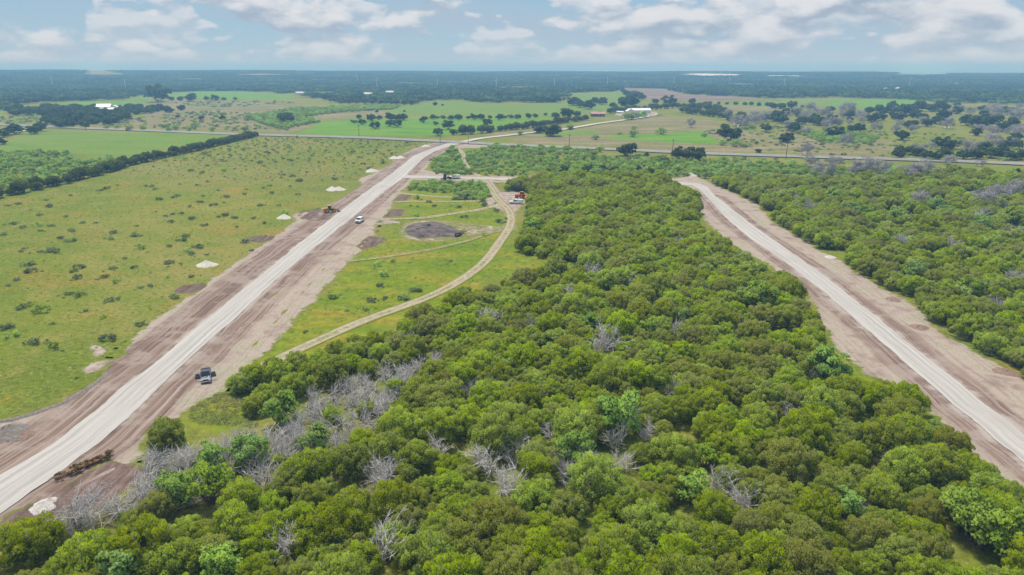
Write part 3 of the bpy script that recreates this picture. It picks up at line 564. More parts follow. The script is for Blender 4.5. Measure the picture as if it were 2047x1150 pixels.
ONES = 'zeroth first second third fourth fifth sixth seventh eighth ninth tenth eleventh twelfth thirteenth fourteenth fifteenth sixteenth seventeenth eighteenth nineteenth'.split()
TENS = {2: 'twent', 3: 'thirt', 4: 'fort', 5: 'fift', 6: 'sixt'}
def ordn(i):
    if i < 20: return ONES[i]
    a, b = divmod(i, 10); return TENS[a] + ('ieth' if b == 0 else 'y-' + ONES[b])
def place(kind, mesh, x, y, s, rz, z=0.0, sz=None):
    """a thing: mesh is (crown, trunk) -> Empty with two parts, or one mesh -> one object"""
    sc = (s, s, sz or s)
    if isinstance(mesh, tuple):
        o = link(kind, None, loc=(x, y, z), rot=(0, 0, rz), scale=sc); o.empty_display_size = .5
        link('crown', mesh[0], o); link('trunk', mesh[1], o)
    else: o = link(kind, mesh, loc=(x, y, z), rot=(0, 0, rz), scale=sc)
    return o
def label_rows(items, fmt, cat, group, per=22):
    """items: (object, look, x, y, zc); rows counted upwards from the bottom of the picture, each from the left"""
    q = sorted(items, key=lambda it: -proj(it[2], it[3], it[4])[1])
    for r in range(0, len(q), per):
        row = sorted(q[r:r + per], key=lambda it: proj(it[2], it[3], it[4])[0])
        for k, it in enumerate(row): tag(it[0], fmt.format(look=it[1], k=ordn(k + 1), r=ordn(r // per + 1)), cat, group)
def instancer(name, label, meshes, pts, cat=None):
    """uncountable growth: one object, geometry-node instances. pts: x,y,z,rot,scale,idx"""
    pts = np.asarray(pts); c = bpy.data.collections.new(name + '_kinds')
    for i, m in enumerate(meshes): c.objects.link(bpy.data.objects.new('%s_kind_%02d' % (name, i), m))
    me = bpy.data.meshes.new(name); me.vertices.add(len(pts)); me.vertices.foreach_set('co', pts[:, :3].astype(np.float32).ravel())
    for k, col_ in (('rot', 3), ('scl', 4)): me.attributes.new(k, 'FLOAT', 'POINT').data.foreach_set('value', pts[:, col_].astype(np.float32))
    me.attributes.new('idx', 'INT', 'POINT').data.foreach_set('value', pts[:, 5].astype(np.int32))
    o = link(name, me); t = bpy.data.node_groups.new(name, 'GeometryNodeTree')
    t.interface.new_socket('Geometry', in_out='INPUT', socket_type='NodeSocketGeometry'); t.interface.new_socket('Geometry', in_out='OUTPUT', socket_type='NodeSocketGeometry')
    gi = t.nodes.new('NodeGroupInput'); go = t.nodes.new('NodeGroupOutput'); ip = t.nodes.new('GeometryNodeInstanceOnPoints'); ci = t.nodes.new('GeometryNodeCollectionInfo')
    ci.inputs[0].default_value = c; ci.inputs[1].default_value = True; ci.inputs[2].default_value = True; ip.inputs['Pick Instance'].default_value = True
    def na_(n, ty):
        a = t.nodes.new('GeometryNodeInputNamedAttribute'); a.data_type = ty; a.inputs[0].default_value = n; return next(s for s in a.outputs if s.enabled)
    cx = t.nodes.new('ShaderNodeCombineXYZ'); t.links.new(na_('rot', 'FLOAT'), cx.inputs[2]); t.links.new(cx.outputs[0], ip.inputs['Rotation'])
    t.links.new(na_('scl', 'FLOAT'), ip.inputs['Scale']); t.links.new(na_('idx', 'INT'), ip.inputs['Instance Index'])
    t.links.new(gi.outputs[0], ip.inputs['Points']); t.links.new(ci.outputs[0], ip.inputs['Instance']); t.links.new(ip.outputs[0], go.inputs[0])
    o.modifiers.new('growth', 'NODES').node_group = t; o['kind'] = 'stuff'; o['label'] = label
    if cat: o['category'] = cat
    return o
def scatter(poly, rmin, rmax, pack, n, g, avoid=(), keep=None):
    """dart throwing of circles in a polygon -> x, y, r"""
    lo, hi = poly.min(0), poly.max(0); P = lo + g.random((n, 2)) * (hi - lo); P = P[sdf(poly, P) > 0]
    for a, mg in avoid: P = P[sdf(a, P) < -mg]
    if keep is not None: P = P[keep(P)]
    out = []; grid = {}; cs = rmax * 2
    for x, y in P:
        r = rmin + (rmax - rmin) * g.random() ** 1.4; kx, ky = int(x // cs), int(y // cs); ok = True
        for ax in (-1, 0, 1):
            for ay in (-1, 0, 1):
                for (X, Y, R_) in grid.get((kx + ax, ky + ay), ()):
                    if (X - x) ** 2 + (Y - y) ** 2 < (pack * (r + R_)) ** 2: ok = False; break
                if not ok: break
            if not ok: break
        if ok: grid.setdefault((kx, ky), []).append((x, y, r)); out.append((x, y, r))
    return out
def inview(x, y, z, m=60):
    a, b, d = proj(x, y, z); return d > 0 and -m < a < 2047 + m and b < 1150 + m
g = np.random.default_rng(77)
# bare grey trees and brush within the woods (photo positions), then the bright saplings
DB = [(620, 800, 1.5), (660, 785, 1.2), (700, 800, 1.3), (735, 790, 1.2), (640, 830, 1.3), (680, 840, 1.4), (725, 830, 1.3), (600, 850, 1.2), (570, 870, 1.3), (540, 890, 1.4), (505, 895, 1.4), (470, 905, 1.4), (430, 915, 1.3), (395, 905, 1.2), (350, 925, 1.3), (310, 935, 1.2), (590, 900, 1.3), (555, 925, 1.3), (510, 930, 1.3), (465, 945, 1.3), (420, 950, 1.2), (380, 975, 1.2), (330, 985, 1.1), (290, 1000, 1.1), (650, 870, 1.2), (620, 905, 1.1), (255, 1015, 1.1), (225, 1010, 1.2), (845, 735, 1.2), (810, 750, 1.2), (870, 715, 1.0), (790, 770, 1.0), (495, 1030, .9), (520, 1040, .9), (700, 870, 1.1), (690, 770, 1.), (755, 815, 1.1), (540, 955, 1.1), (480, 985, 1.0)]
DT = [(978, 922, 1.2), (1028, 905, 1.0), (1012, 965, 1.1), (868, 893, .9), (1110, 858, .8), (1178, 862, .8), (1170, 905, 1.0), (1125, 930, 1.0), (1230, 870, 1.0), (1215, 680, 1.3), (1190, 690, .9), (1345, 650, .9), (1150, 590, 1.2), (1170, 605, 1.0), (1130, 600, .9), (970, 630, 1.), (1000, 632, .9), (775, 930, .9), (740, 925, .8), (1255, 560, .9), (1310, 600, .9), (145, 1020, 1.3), (130, 1045, 1.0), (180, 1030, 1.), (1440, 960, .9), (1610, 740, .8), (1480, 650, .8), (930, 770, .8), (1060, 640, .8), (1380, 510, 1.), (1360, 505, .9), (1480, 510, .9), (1240, 915, .8), (820, 665, .8), (760, 705, .8)]
LM = [(1520, 605, 1.5, 0), (1300, 655, .9, 0), (560, 825, 1.1, 1), (500, 905, 1.0, 1), (350, 985, 1.0, 1), (425, 915, .9, 1), (420, 975, 1.1, 0), (1240, 850, 1.5, 1), (1655, 745, 1.3, 1), (1410, 905, .7, 0), (1390, 975, .9, 0), (1700, 1005, .8, 1), (1925, 1025, 1.1, 0), (1960, 1060, 1.1, 0), (2010, 1075, 1.2, 0), (1150, 905, 1.1, 1), (1430, 530, .8, 0), (1665, 400, 1.4, 0), (1700, 425, 1.3, 1), (1675, 395, 1.1, 0), (1575, 390, 1.0, 0), (1730, 430, 1.2, 1), (1790, 430, 1.1, 0), (1870, 415, 1.3, 1), (1890, 430, 1.2, 1), (1960, 450, 1.2, 1), (2020, 440, 1.3, 0), (1945, 585, 1.2, 0), (1920, 590, .9, 0), (1335, 420, .9, 0), (1140, 365, 1.2, 0), (1065, 455, 1.1, 0), (1340, 378, .9, 0), (1866, 848, .6, 1), (440, 1130, .9, 0), (240, 1135, .9, 1), (1100, 680, .8, 0), (1360, 630, .8, 1), (630, 880, .9, 1), (1180, 640, .8, 1), (1830, 545, 1.1, 1), (1480, 590, .8, 1)]
BRUSH = PG([(190, 1030), (215, 1000), (275, 935), (340, 905), (450, 880), (560, 850), (600, 790), (690, 755), (800, 735), (860, 705), (895, 705), (880, 735), (820, 785), (760, 840), (700, 885), (620, 930), (520, 970), (400, 995), (300, 1020)], 1.0)
dbp = [(*G(x, y, 1.0), s) for x, y, s in DB] + [(x, y, r) for x, y, r in scatter(BRUSH, .6, 1.4, .82, 900, g)]
ground_sheet('brush_litter', BRUSH, 1.0, .045, sheet_mat('dry_litter', soil_fn(((.060, .075, .028), (.120, .115, .060), (.20, .17, .125))), 1.8, patch=.70)); dtp = [(*G(x, y, 2.2), s) for x, y, s in DT]; lmp = [(*G(x, y, 2.4), s, k) for x, y, s, k in LM]
WX = PG([(150, 1100), (700, 900), (860, 780), (900, 640), (1060, 570), (1200, 480), (1400, 480), (1560, 600), (1640, 760), (1850, 920), (2000, 1100)], 2.0)
dtp += [(x, y, r_) for x, y, r_ in scatter(WX, .7, 1.15, 8.0, 900, g)][:22]
WX2 = PG([(1560, 400), (1700, 380), (2047, 400), (2047, 640), (1900, 600), (1720, 500)], 2.0)
dtp += [(x, y, r_) for x, y, r_ in scatter(WX2, .8, 1.3, 7.5, 400, g)][:14]
its = []
for i, (x, y, s) in enumerate(dbp): its.append((place('dead_brush', BRUSHM[i % 4], x, y, s * .8, g.uniform(0, 6.28)), 'clump of grey dead brush', x, y, 1))
label_rows(its, '{look} near the gravel road, {k} from left in {r} row up', 'brush', 'grey dead brush between the junipers', 16)
its = [(place('dead_tree', DEADM[i % 5], x, y, s * .95, g.uniform(0, 6.28)), 'bare pale grey dead tree', x, y, 1.6) for i, (x, y, s) in enumerate(dtp)]
label_rows(its, '{look} among the junipers, {k} from left in {r} row up', 'dead tree', 'dead trees in the juniper wood', 12)
its = [(place('sapling', LIMM[(3 if k else 0) + i % 3], x, y, s * 1.3, g.uniform(0, 6.28)), 'cool green' if k else 'bright lime green', x, y, 2.6) for i, (x, y, s, k) in enumerate(lmp)]
label_rows(its, '{look} young tree among darker junipers, {k} from the left in {r} row up', 'tree', 'bright saplings among the junipers', 9)
# the two juniper woods
WC = PG([(-90, 1260), (-60, 1090), (30, 1075), (110, 1085), (200, 1045), (300, 1010), (420, 1000), (540, 980), (640, 930), (700, 890), (760, 850), (840, 770), (780, 745), (700, 755), (600, 790), (540, 770), (480, 765), (462, 745), (500, 728), (560, 722), (640, 700), (740, 672), (800, 650), (850, 628), (900, 592), (960, 572), (1010, 552), (1060, 545), (1110, 535), (1180, 530), (1150, 518), (1080, 508), (1035, 490), (1050, 455), (1062, 425), (1055, 400), (1075, 388), (1030, 385), (1010, 372), (1040, 358), (1150, 352), (1300, 350), (1335, 357), (1390, 384), (1408, 402), (1415, 430), (1390, 440), (1390, 455), (1425, 470), (1470, 500), (1520, 530), (1570, 556), (1600, 610), (1625, 640), (1640, 690), (1660, 710), (1690, 760), (1740, 765), (1810, 785), (1850, 850), (1910, 885), (1985, 950), (2060, 1010), (2200, 1080), (2200, 1300)], 2.3)
WE = PG([(1412, 358), (1500, 352), (1620, 358), (1740, 352), (1900, 345), (2047, 350), (2320, 352), (2320, 860), (2047, 745), (1995, 705), (1915, 668), (1868, 640), (1848, 605), (1800, 575), (1745, 548), (1690, 508), (1630, 475), (1580, 448), (1530, 415), (1470, 385), (1430, 368)], 2.3)
gaps = [PG(p, 1.0) for p in ([(1655, 1015), (1690, 985), (1740, 985), (1740, 1040), (1690, 1060)], [(1700, 830), (1745, 850), (1760, 895), (1730, 890)], [(500, 765), (540, 770), (530, 850), (440, 850)], [(950, 915), (1060, 915), (1060, 1000), (960, 1000)], [(1930, 380), (2047, 385), (2047, 405), (1950, 400), (1900, 388)], [(1820, 395), (1900, 400), (1890, 412), (1830, 410)], [(1800, 575), (1840, 590), (1830, 625), (1790, 600)], [(560, 1000), (585, 995), (590, 1020), (565, 1025)], [(720, 1040), (760, 1030), (765, 1050), (725, 1060)], [(1130, 905), (1190, 890), (1250, 900), (1200, 940), (1130, 940)])]
gaps.append(PG([(1005, 470), (1035, 500), (1190, 534), (1100, 552), (1000, 582), (940, 592)], 1.0)); gaps.append(PG([(1385, 425), (1425, 425), (1445, 466), (1400, 460)], 1.0)); gaps.append(PG([(1008, 378), (1056, 380), (1062, 412), (1010, 414)], 1.0))
for k_ in range(34):
    q_ = g.uniform(3.0, 6.5); P_ = G(g.uniform(1480, 2060), g.uniform(352, 560), 1.0) if k_ < 24 else G(g.uniform(700, 1800), g.uniform(560, 1100), 1.0)
    q_ *= .6 if k_ >= 24 else 1; gaps.append(P_ + np.array([(math.cos(a_) * q_ * g.uniform(.7, 1.3), math.sin(a_) * q_ * 1.4 * g.uniform(.7, 1.3)) for a_ in np.linspace(0, 6.28, 9)[:-1]]))
occ = np.array([(x, y) for x, y, *_ in dtp + lmp]); occr = np.array([1.2 * s for *_, s in dtp] + [1.5 * q[2] for q in lmp])
def free(P):
    ok = np.ones(len(P), bool)      # no tall juniper right on top of, or just in front of, a bare tree or sapling
    for (ox_, oy_), r_ in zip(occ, occr):
        n_ = math.hypot(ox_, oy_); d_ = P - [ox_, oy_]; along = -(d_ @ [ox_, oy_]) / n_; across = np.abs(d_ @ [oy_, -ox_]) / n_
        ok &= ~((np.hypot(*d_.T) < r_ + .9) | ((along > 0) & (along < 6.2) & (across < r_ * .5 + 1.6)))
    return ok
trees = []
hand = [(455, 925, 1.3), (385, 940, 1.4), (600, 870, 1.3), (665, 815, 1.5), (560, 905, 1.2), (730, 805, 1.4), (520, 885, 1.3), (330, 960, 1.3), (790, 760, 1.4), (640, 850, 1.1), (330, 868, 2.79), (60, 1085, 3.61), (510, 745, 2.62), (562, 745, 2.62), (480, 760, 2.13), (535, 790, 2.30), (510, 800, 1.97), (1130, 1010, 2.62), (700, 925, 2.95), (640, 715, 2.46), (620, 735, 2.13), (990, 880, 3.44), (800, 850, 3.12), (940, 840, 2.62), (1745, 795, 2.95), (1800, 830, 3.12), (1575, 925, 3.20), (905, 605, 2.62), (760, 700, 2.46), (1030, 545, 0.98), (1005, 552, 0.90), (1075, 540, 1.07), (1105, 527, 1.15), (500, 700, 0.00)]
for x, y, r in hand:
    if r: trees.append((*G(x, y, 2.4), r))
hp = np.array(trees)
def free2(P): return free(P) & (np.hypot(P[:, None, 0] - hp[None, :, 0], P[:, None, 1] - hp[None, :, 1]) > hp[None, :, 2] * .95 + 2.0).all(1)
ax = [(q, .5) for q in gaps]
trees += scatter(WC, 1.55, 3.45, .62, 60000, g, [(CLE, 1.8), (CLW, 1.5), (BRUSH, .8)] + ax, free2)
wc_n = len(trees)
trees += scatter(WE, 1.55, 3.3, .64, 50000, g, [(CLE, 1.8)] + ax, free)
trees = [t for t in trees if inview(t[0], t[1], 3, 130)]
print('junipers', len(trees), wc_n)
big = sorted([t for t in trees if inview(t[0], t[1], 3, 0)], key=lambda t: -t[2] / math.hypot(t[0], t[1], H))[:300]
bs = set(big); rest = [t for t in trees if t not in bs]
its = []
for i, (x, y, r) in enumerate(big):
    s = r / 2.7; sz = s * g.uniform(.85, 1.15) if r > 2 else s; rz = g.uniform(0, 6.28)
    o = place('juniper_tree', JUNM[i % 10], x, y, s, rz, 0, sz)
    look = ('broad ' if r > 2.8 else 'small ' if r < 2.0 else '') + 'olive green' 
    its.append((o, look, x, y, 2.4))
label_rows(its, '{look} juniper, {k} from the left in {r} row up from the photo bottom', 'tree', 'junipers of the two woods', 20)
instancer('juniper_wood', 'dense olive green juniper woods on both sides of the eastern gravel road', [whole('juniper_rest', c, t, m_juniper, m_bark) for c, t in JUN[:6]], [(x, y, 0, g.uniform(0, 6.28), r / 2.7, i % 6) for i, (x, y, r) in enumerate(rest)], 'woods')

# ---------------------------------------------------------------- scattered trees, hedges, shrubs
def at_px(lst, s, ox, oy, Rm, hm):
    """(x, y, width) in an enlarged crop -> ground x, y and scale for a crown of radius Rm, middle height hm at scale 1"""
    out = []
    for x, y, w in lst:
        X, Y = ox + x / s, oy + y / s; sc = 1.0
        for _ in range(3):
            P = G(X, Y, hm * sc); dep = proj(P[0], P[1], hm * sc)[2]; sc = (w / s) * dep / F / (2 * Rm)
        out.append((P[0], P[1], sc))
    return out
def grow(kind, meshes, lst, rows_fmt, group, looks=('',), per=18, cat='tree', zc=3):
    its = []
    for i, (x, y, sc) in enumerate(lst):
        o = place(kind, meshes[int(g.integers(len(meshes)))], x, y, sc * g.uniform(.95, 1.05), g.uniform(0, 6.28), float(terr(x, y)), sc * g.uniform(.9, 1.1))
        its.append((o, looks[i % len(looks)], x, y, zc))
    label_rows(its, rows_fmt, cat, group, per); return its
OX = at_px([(925, 420, 70), (985, 420, 45), (1070, 415, 70), (1130, 418, 60), (1180, 415, 70), (1405, 415, 50), (1450, 420, 30), (1495, 420, 35), (1550, 418, 50), (1620, 415, 60), (1690, 418, 35), (1740, 415, 55), (1800, 415, 55), (1870, 415, 35), (1940, 415, 60), (1990, 415, 30), (2035, 412, 40)], 4, 512, 130, 3.3, 2.7)
OX += at_px([(40, 412, 50), (130, 408, 45), (185, 405, 40), (265, 395, 28), (350, 398, 60), (430, 388, 90), (510, 388, 60)], 4, 1024, 130, 3.3, 2.7)
grow('oak_tree', OAKW, OX, 'round dark oak in the tree row across the green fields, {k} from the left{look}', 'tree row between the green fields', per=60)
OF = at_px([(770, 450, 30), (790, 455, 35), (848, 455, 55), (950, 478, 80), (1065, 465, 60), (1125, 465, 75), (1337, 436, 65), (1437, 468, 40), (1535, 480, 85), (1848, 458, 75), (1455, 535, 75)], 4, 512, 130, 3.4, 2.9)
grow('oak_tree', OAKM, OF, 'dark oak standing alone in the bright green field, {k} from the left{look}', 'oaks standing in the bright green field', per=60)
OB = at_px([(245, 420, 110), (1430, 312, 35), (1490, 320, 20), (820, 415, 40), (965, 372, 25), (1185, 370, 20)], 4, 512, 130, 3.3, 2.7)
OB += at_px([(545, 315, 70), (610, 322, 85), (650, 283, 70), (715, 290, 75), (495, 288, 100), (815, 317, 55), (930, 292, 130), (790, 368, 50), (705, 380, 28), (1140, 290, 50), (1255, 288, 95), (985, 300, 60), (1000, 240, 70), (960, 235, 70), (920, 228, 60), (1040, 255, 60), (1440, 290, 50), (880, 205, 40)], 4, 1024, 130, 3.3, 2.7)
OB += at_px([(1255, 240, 150), (1525, 262, 75), (1715, 265, 60), (1790, 270, 35), (1610, 420, 45), (1420, 410, 30), (1780, 420, 45), (115, 510, 110), (60, 530, 80), (20, 545, 80), (255, 522, 80), (320, 495, 90), (1370, 270, 40), (1440, 270, 45), (1650, 268, 40), (1880, 270, 30), (10, 610, 70)], 4, 0, 130, 3.3, 2.7)
OB += at_px([(1735, 65, 150), (920, 195, 130), (1340, 228, 120), (1425, 225, 130), (1492, 238, 115), (660, 227, 40), (1075, 238, 35), (1055, 272, 30), (1225, 290, 70), (1970, 205, 45), (320, 40, 130), (210, 30, 90), (650, 325, 50), (410, 355, 80), (600, 358, 80), (815, 358, 80), (720, 345, 60), (1105, 378, 70), (1000, 345, 50)], 4, 1024, 250, 3.3, 2.7)
OB += at_px([(450, 205, 0.1)], 4, 5000, 250, 3.3, 2.7)[:0]
grow('oak_tree', OAKW, OB, 'dark green oak on the open pasture, {k} from left in {r} row up{look}', 'oaks scattered over the pastures', per=14)
OR = at_px([(60, 410, 100), (110, 430, 90), (270, 440, 90), (420, 450, 90), (690, 510, 90), (860, 420, 70), (900, 415, 70), (990, 332, 85), (1010, 410, 60), (1030, 362, 60), (1110, 360, 110), (1190, 325, 110), (1240, 410, 80), (1380, 330, 100), (1310, 342, 80), (1395, 400, 90), (1270, 460, 80), (1120, 470, 80), (1350, 435, 90), (1600, 440, 110), (1680, 450, 120), (1750, 440, 110), (1820, 435, 90), (1930, 458, 100), (190, 322, 65), (870, 350, 85), (500, 352, 60), (640, 390, 80), (540, 537, 110), (730, 512, 80), (80, 400, 90), (40, 325, 60), (110, 330, 60)], 4, 1536, 130, 3.3, 2.7)
OR += at_px([(150, 100, 105), (1060, 205, 90), (1140, 200, 90), (1250, 230, 90), (1400, 150, 120), (1480, 150, 100), (1420, 220, 90), (1720, 180, 100), (1780, 220, 110), (1860, 205, 110), (1940, 240, 100), (2020, 232, 110), (1070, 80, 100), (1430, 360, 80), (1520, 370, 90), (1330, 245, 90), (1190, 215, 80), (1570, 235, 90), (1660, 230, 100), (1040, 235, 80), (1620, 375, 70), (1750, 385, 80), (1980, 370, 60)], 4, 1536, 250, 3.3, 2.7)
grow('oak_tree', OAKW, OR, 'dark oak in the eastern scrub, {k} from left in {r} row up{look}', 'oaks of the eastern scrub', per=14)
BX = at_px([(340, 350, 120), (240, 370, 100), (400, 380, 110), (640, 345, 150), (160, 480, 110), (310, 520, 100), (490, 450, 120), (560, 460, 100), (740, 390, 110), (870, 495, 100), (1020, 505, 80), (1160, 500, 100), (1440, 460, 120), (1520, 350, 100), (1620, 360, 90), (1790, 345, 120), (1830, 372, 130), (1940, 380, 110), (2020, 390, 110), (1800, 520, 130), (1980, 500, 120), (2020, 520, 110), (1780, 395, 60), (1700, 500, 100), (290, 400, 100)], 4, 1536, 130, 3.3, 2.7)
BX += at_px([(620, 115, 130), (310, 195, 130), (450, 345, 200), (770, 325, 210), (900, 335, 190), (1060, 370, 140), (1230, 345, 220), (1600, 180, 160), (1800, 130, 160), (1450, 268, 120), (1180, 180, 110), (1280, 170, 110), (1220, 590, 190), (1880, 530, 220), (1760, 585, 240), (2000, 490, 200), (540, 285, 130), (1150, 395, 120), (690, 360, 130), (340, 290, 120), (1700, 300, 80)], 4, 1536, 250, 3.3, 2.7)
BX += at_px([(1430, 465, 95), (1800, 440, 130), (1900, 435, 120), (1960, 420, 110), (1720, 380, 100), (2010, 415, 100), (1850, 470, 100)], 4, 1024, 130, 3.3, 2.7)
grow('bare_tree', BARW, BX, 'leafless grey tree in eastern scrub, {k} from left in {r} row up{look}', 'grey leafless trees of the eastern scrub', per=12)
MX = at_px([(465, 497, 55), (975, 500, 50), (1190, 525, 85), (860, 545, 35), (970, 547, 80), (935, 402, 90), (1050, 385, 80), (1000, 400, 70), (65, 545, 50)], 4, 1024, 130, 2.5, 2.1)
MX += at_px([(1680, 135, 75), (1790, 140, 90), (1850, 158, 60), (665, 95, 60), (1535, 78, 50), (705, 190, 65), (1950, 140, 40), (465, 12, 55)], 4, 1024, 250, 2.5, 2.1)
MX += at_px([(1400, 495, 60), (1310, 480, 60), (1550, 468, 40), (1510, 505, 50), (1960, 510, 60), (1690, 510, 50), (1140, 495, 60), (940, 490, 50), (1030, 500, 60), (850, 495, 40), (1350, 505, 60)], 4, 0, 130, 2.5, 2.1)
grow('mesquite_tree', MESW, MX, 'feathery green mesquite in a pasture, {k} from left in {r} row up{look}', 'lone mesquites in the pastures', per=10)
for kind_, ms_, nn, lab_, grp_ in (('oak_tree', OAKW, 46, 'oak filling out the eastern scrub, {k} from left in {r} row up{look}', 'further oaks of the eastern scrub'), ('bare_tree', BARW, 30, 'grey bare tree filling out the eastern scrub, {k} from left in {r} row up{look}', 'further grey trees of the eastern scrub')):
    q_ = scatter(PG([(1430, 240), (1500, 228), (1600, 218), (1750, 222), (1900, 212), (2047, 214), (2047, 300), (1900, 290), (1850, 262), (1700, 255), (1560, 262), (1480, 250)], 2.5), 3.2, 6.5, 1.15, 400, g); g.shuffle(q_)
    grow(kind_, ms_, [(x, y, r_ / 3.6) for x, y, r_ in q_[:nn]], lab_, grp_, per=12)
# hedge lines of dark junipers
def hedge(pts, step, sc, where, group, ht=2.0):
    line = PG(pts, ht); n = int(np.hypot(*np.diff(line, axis=0).T).sum() / step); L_ = resample(line, n); lst = []
    for x, y in L_ + g.normal(0, .9, L_.shape): lst.append((x, y, sc * g.uniform(.75, 1.2)))
    grow('cedar_tree', JUNH, lst, where, group, per=200)
hedge([(-30, 392), (0, 385), (75, 370), (142, 356), (182, 346), (237, 331), (275, 320), (337, 307), (425, 288), (475, 276), (512, 268)], 4.0, 1.05, 'dark cedar in the long hedge of the west pasture, {k} from its near end{look}', 'cedars of the western hedge')
hedge([(906, 265), (960, 263), (1024, 256), (1075, 250), (1120, 243), (1168, 237)], 7.5, 1.35, 'dark cedar in the hedge behind the highway crossing, {k} from the left{look}', 'cedars of the hedge behind the highway')
hedge([(1230, 222), (1300, 217), (1340, 214), (1400, 212), (1440, 216)], 9, 1.5, 'dark cedar in the tree belt behind the farm, {k} from the left{look}', 'cedars behind the farm')
hedge([(1365, 222), (1400, 227), (1440, 232), (1460, 228), (1420, 219), (1385, 217)], 9, 1.5, 'dark cedar in the grove east of the farm, {k} along its edge{look}', 'cedars east of the farm')
hedge([(1420, 206), (1480, 208), (1540, 211), (1600, 214)], 11, 1.2, 'dark cedar in the hedge above the tan strip field, {k} from the left{look}', 'cedars of the far eastern hedge')
hedge([(682, 205), (730, 206), (780, 207), (824, 208)], 11, 1.7, 'dark cedar at the front of the far wood, {k} from the left{look}', 'cedars fronting the far wood')
# oak groves left of centre
def grove(pts, where, group, r=(3.6, 5.2), n=4000, meshes=OAKW, kind='oak_tree', cap=60, Rm=4.1, pack=.62):
    q = scatter(PG(pts, 2.5), r[0], r[1], pack, n, g)[:cap]; grow(kind, meshes, [(x, y, R_ / Rm) for x, y, R_ in q], where, group, per=12)
grove([(85, 232), (110, 226), (150, 223), (215, 226), (262, 230), (266, 238), (230, 243), (175, 252), (110, 250), (88, 245)], 'oak of the grove below the farmhouse, {k} from left in {r} row up{look}', 'oaks of the grove below the farmhouse', (5, 7.5), cap=60)
grove([(20, 222), (60, 218), (190, 216), (190, 221), (80, 226), (30, 228)], 'small oak in belt left of farmhouse, {k} from left in {r} row up{look}', 'oaks left of the farmhouse', (5, 7), cap=40)
grove([(235, 215), (280, 214), (366, 216), (360, 221), (280, 226), (235, 224)], 'small oak in belt right of farmhouse, {k} from left in {r} row up{look}', 'oaks right of the farmhouse', (4, 6), cap=40)
# mesquite thickets
MQ = []
for pts, rr, pk in (([(-40, 303), (0, 301), (100, 299), (140, 302), (145, 322), (225, 310), (218, 320), (162, 337), (112, 355), (50, 367), (-40, 378)], (1.6, 3.2), .92), ([(862, 326), (903, 293), (918, 303), (925, 325), (945, 345), (940, 352), (895, 352), (868, 338)], (1.4, 2.9), .92), ([(932, 302), (980, 289), (1110, 292), (1190, 298), (1200, 318), (1190, 346), (1030, 352), (980, 350), (948, 338), (936, 322)], (1.4, 3.2), 1.08),
                     ([(820, 365), (860, 360), (965, 360), (978, 385), (970, 394), (945, 393), (900, 378), (820, 372)], (1.5, 2.6), .95), ([(1200, 310), (1420, 318), (1536, 318), (1620, 330), (1700, 340), (1740, 348), (1600, 354), (1400, 352), (1190, 346)], (1.5, 3.0), 1.0), ([(1640, 330), (1900, 338), (2080, 345), (2080, 352), (1750, 350)], (1.7, 2.8), 1.1), ([(490, 232), (590, 216), (800, 209), (790, 216), (680, 222), (600, 232), (640, 240), (570, 255), (540, 250), (512, 240)], (2.2, 4.0), .8),
                     ([(1590, 262), (1690, 260), (1760, 272), (1740, 285), (1640, 280)], (2, 3.4), .9), ([(1780, 400), (2047, 380), (2047, 460), (1900, 440)], (1.6, 2.6), 1.5)):
    MQ += scatter(PG(pts, 2.0), rr[0], rr[1], pk, 9000, g, [(CLE, 1), (BR, 1)])
MQ = [t for t in MQ if inview(*t[:2], 2, 40)]; MQ.sort(key=lambda t: -t[2] / math.hypot(t[0], t[1]))
print('mesquite', len(MQ))
MI = [t for t in MQ if inview(*t[:2], 2, 0)][:270]; ms = set(MI)
grow('mesquite_tree', MESW, [(x, y, r / 2.9) for x, y, r in MI], 'light green mesquite of the thickets, {k} from the left in {r} row up{look}', 'mesquites of the thickets', per=20)
instancer('mesquite_scrub', 'light green mesquite scrub filling the thickets', MESW, [(x, y, 0, g.uniform(0, 6.28), r / 2.9, int(g.integers(6))) for x, y, r in MQ if (x, y, r) not in ms], 'scrub')
# shrubs of the west pasture and the meadow
SA = [(20, 428), (75, 365), (145, 385), (230, 375), (250, 405), (312, 375), (250, 308), (405, 316), (520, 355), (595, 356), (450, 405), (375, 452), (440, 466), (705, 420), (683, 455), (845, 375), (843, 435), (970, 286), (1025, 315), (1068, 302), (1123, 297), (1058, 353), (1185, 330), (1270, 370), (1355, 318), (1400, 312), (1452, 326), (1573, 328), (1470, 380), (1645, 358), (1770, 298), (1518, 478), (1560, 527), (1050, 503), (1162, 440), (1150, 465), (1105, 465), (1230, 505), (1165, 535), (1290, 553), (865, 512), (150, 515), (130, 535), (245, 536), (325, 530), (165, 618), (195, 660), (105, 710), (55, 742), (770, 578), (705, 638), (838, 633), (455, 658), (485, 632), (480, 698), (650, 692), (725, 723), (935, 743), (1058, 605), (1120, 608), (1038, 692), (1192, 688), (1090, 818), (735, 825), (680, 840), (170, 870), (130, 885), (250, 908), (528, 900), (640, 942), (325, 980), (868, 984), (25, 1005), (65, 1060), (205, 1102), (318, 1130), (665, 1080), (505, 805), (428, 795), (865, 757), (1185, 255), (1240, 227), (1075, 200), (1103, 188), (990, 210), (1258, 190), (1390, 230), (1403, 195), (1325, 247), (1622, 248), (1732, 248), (1515, 180), (1690, 172), (1633, 142), (1672, 127), (1803, 130), (1850, 180), (1532, 148), (1357, 155), (1287, 102), (1225, 122), (1118, 118), (970, 150), (910, 130), (940, 132), (735, 125), (670, 145), (620, 155), (435, 186), (40, 250), (280, 215), (190, 275), (310, 255), (110, 240), (1210, 505), (1250, 512), (1190, 545), (345, 540), (300, 535)]
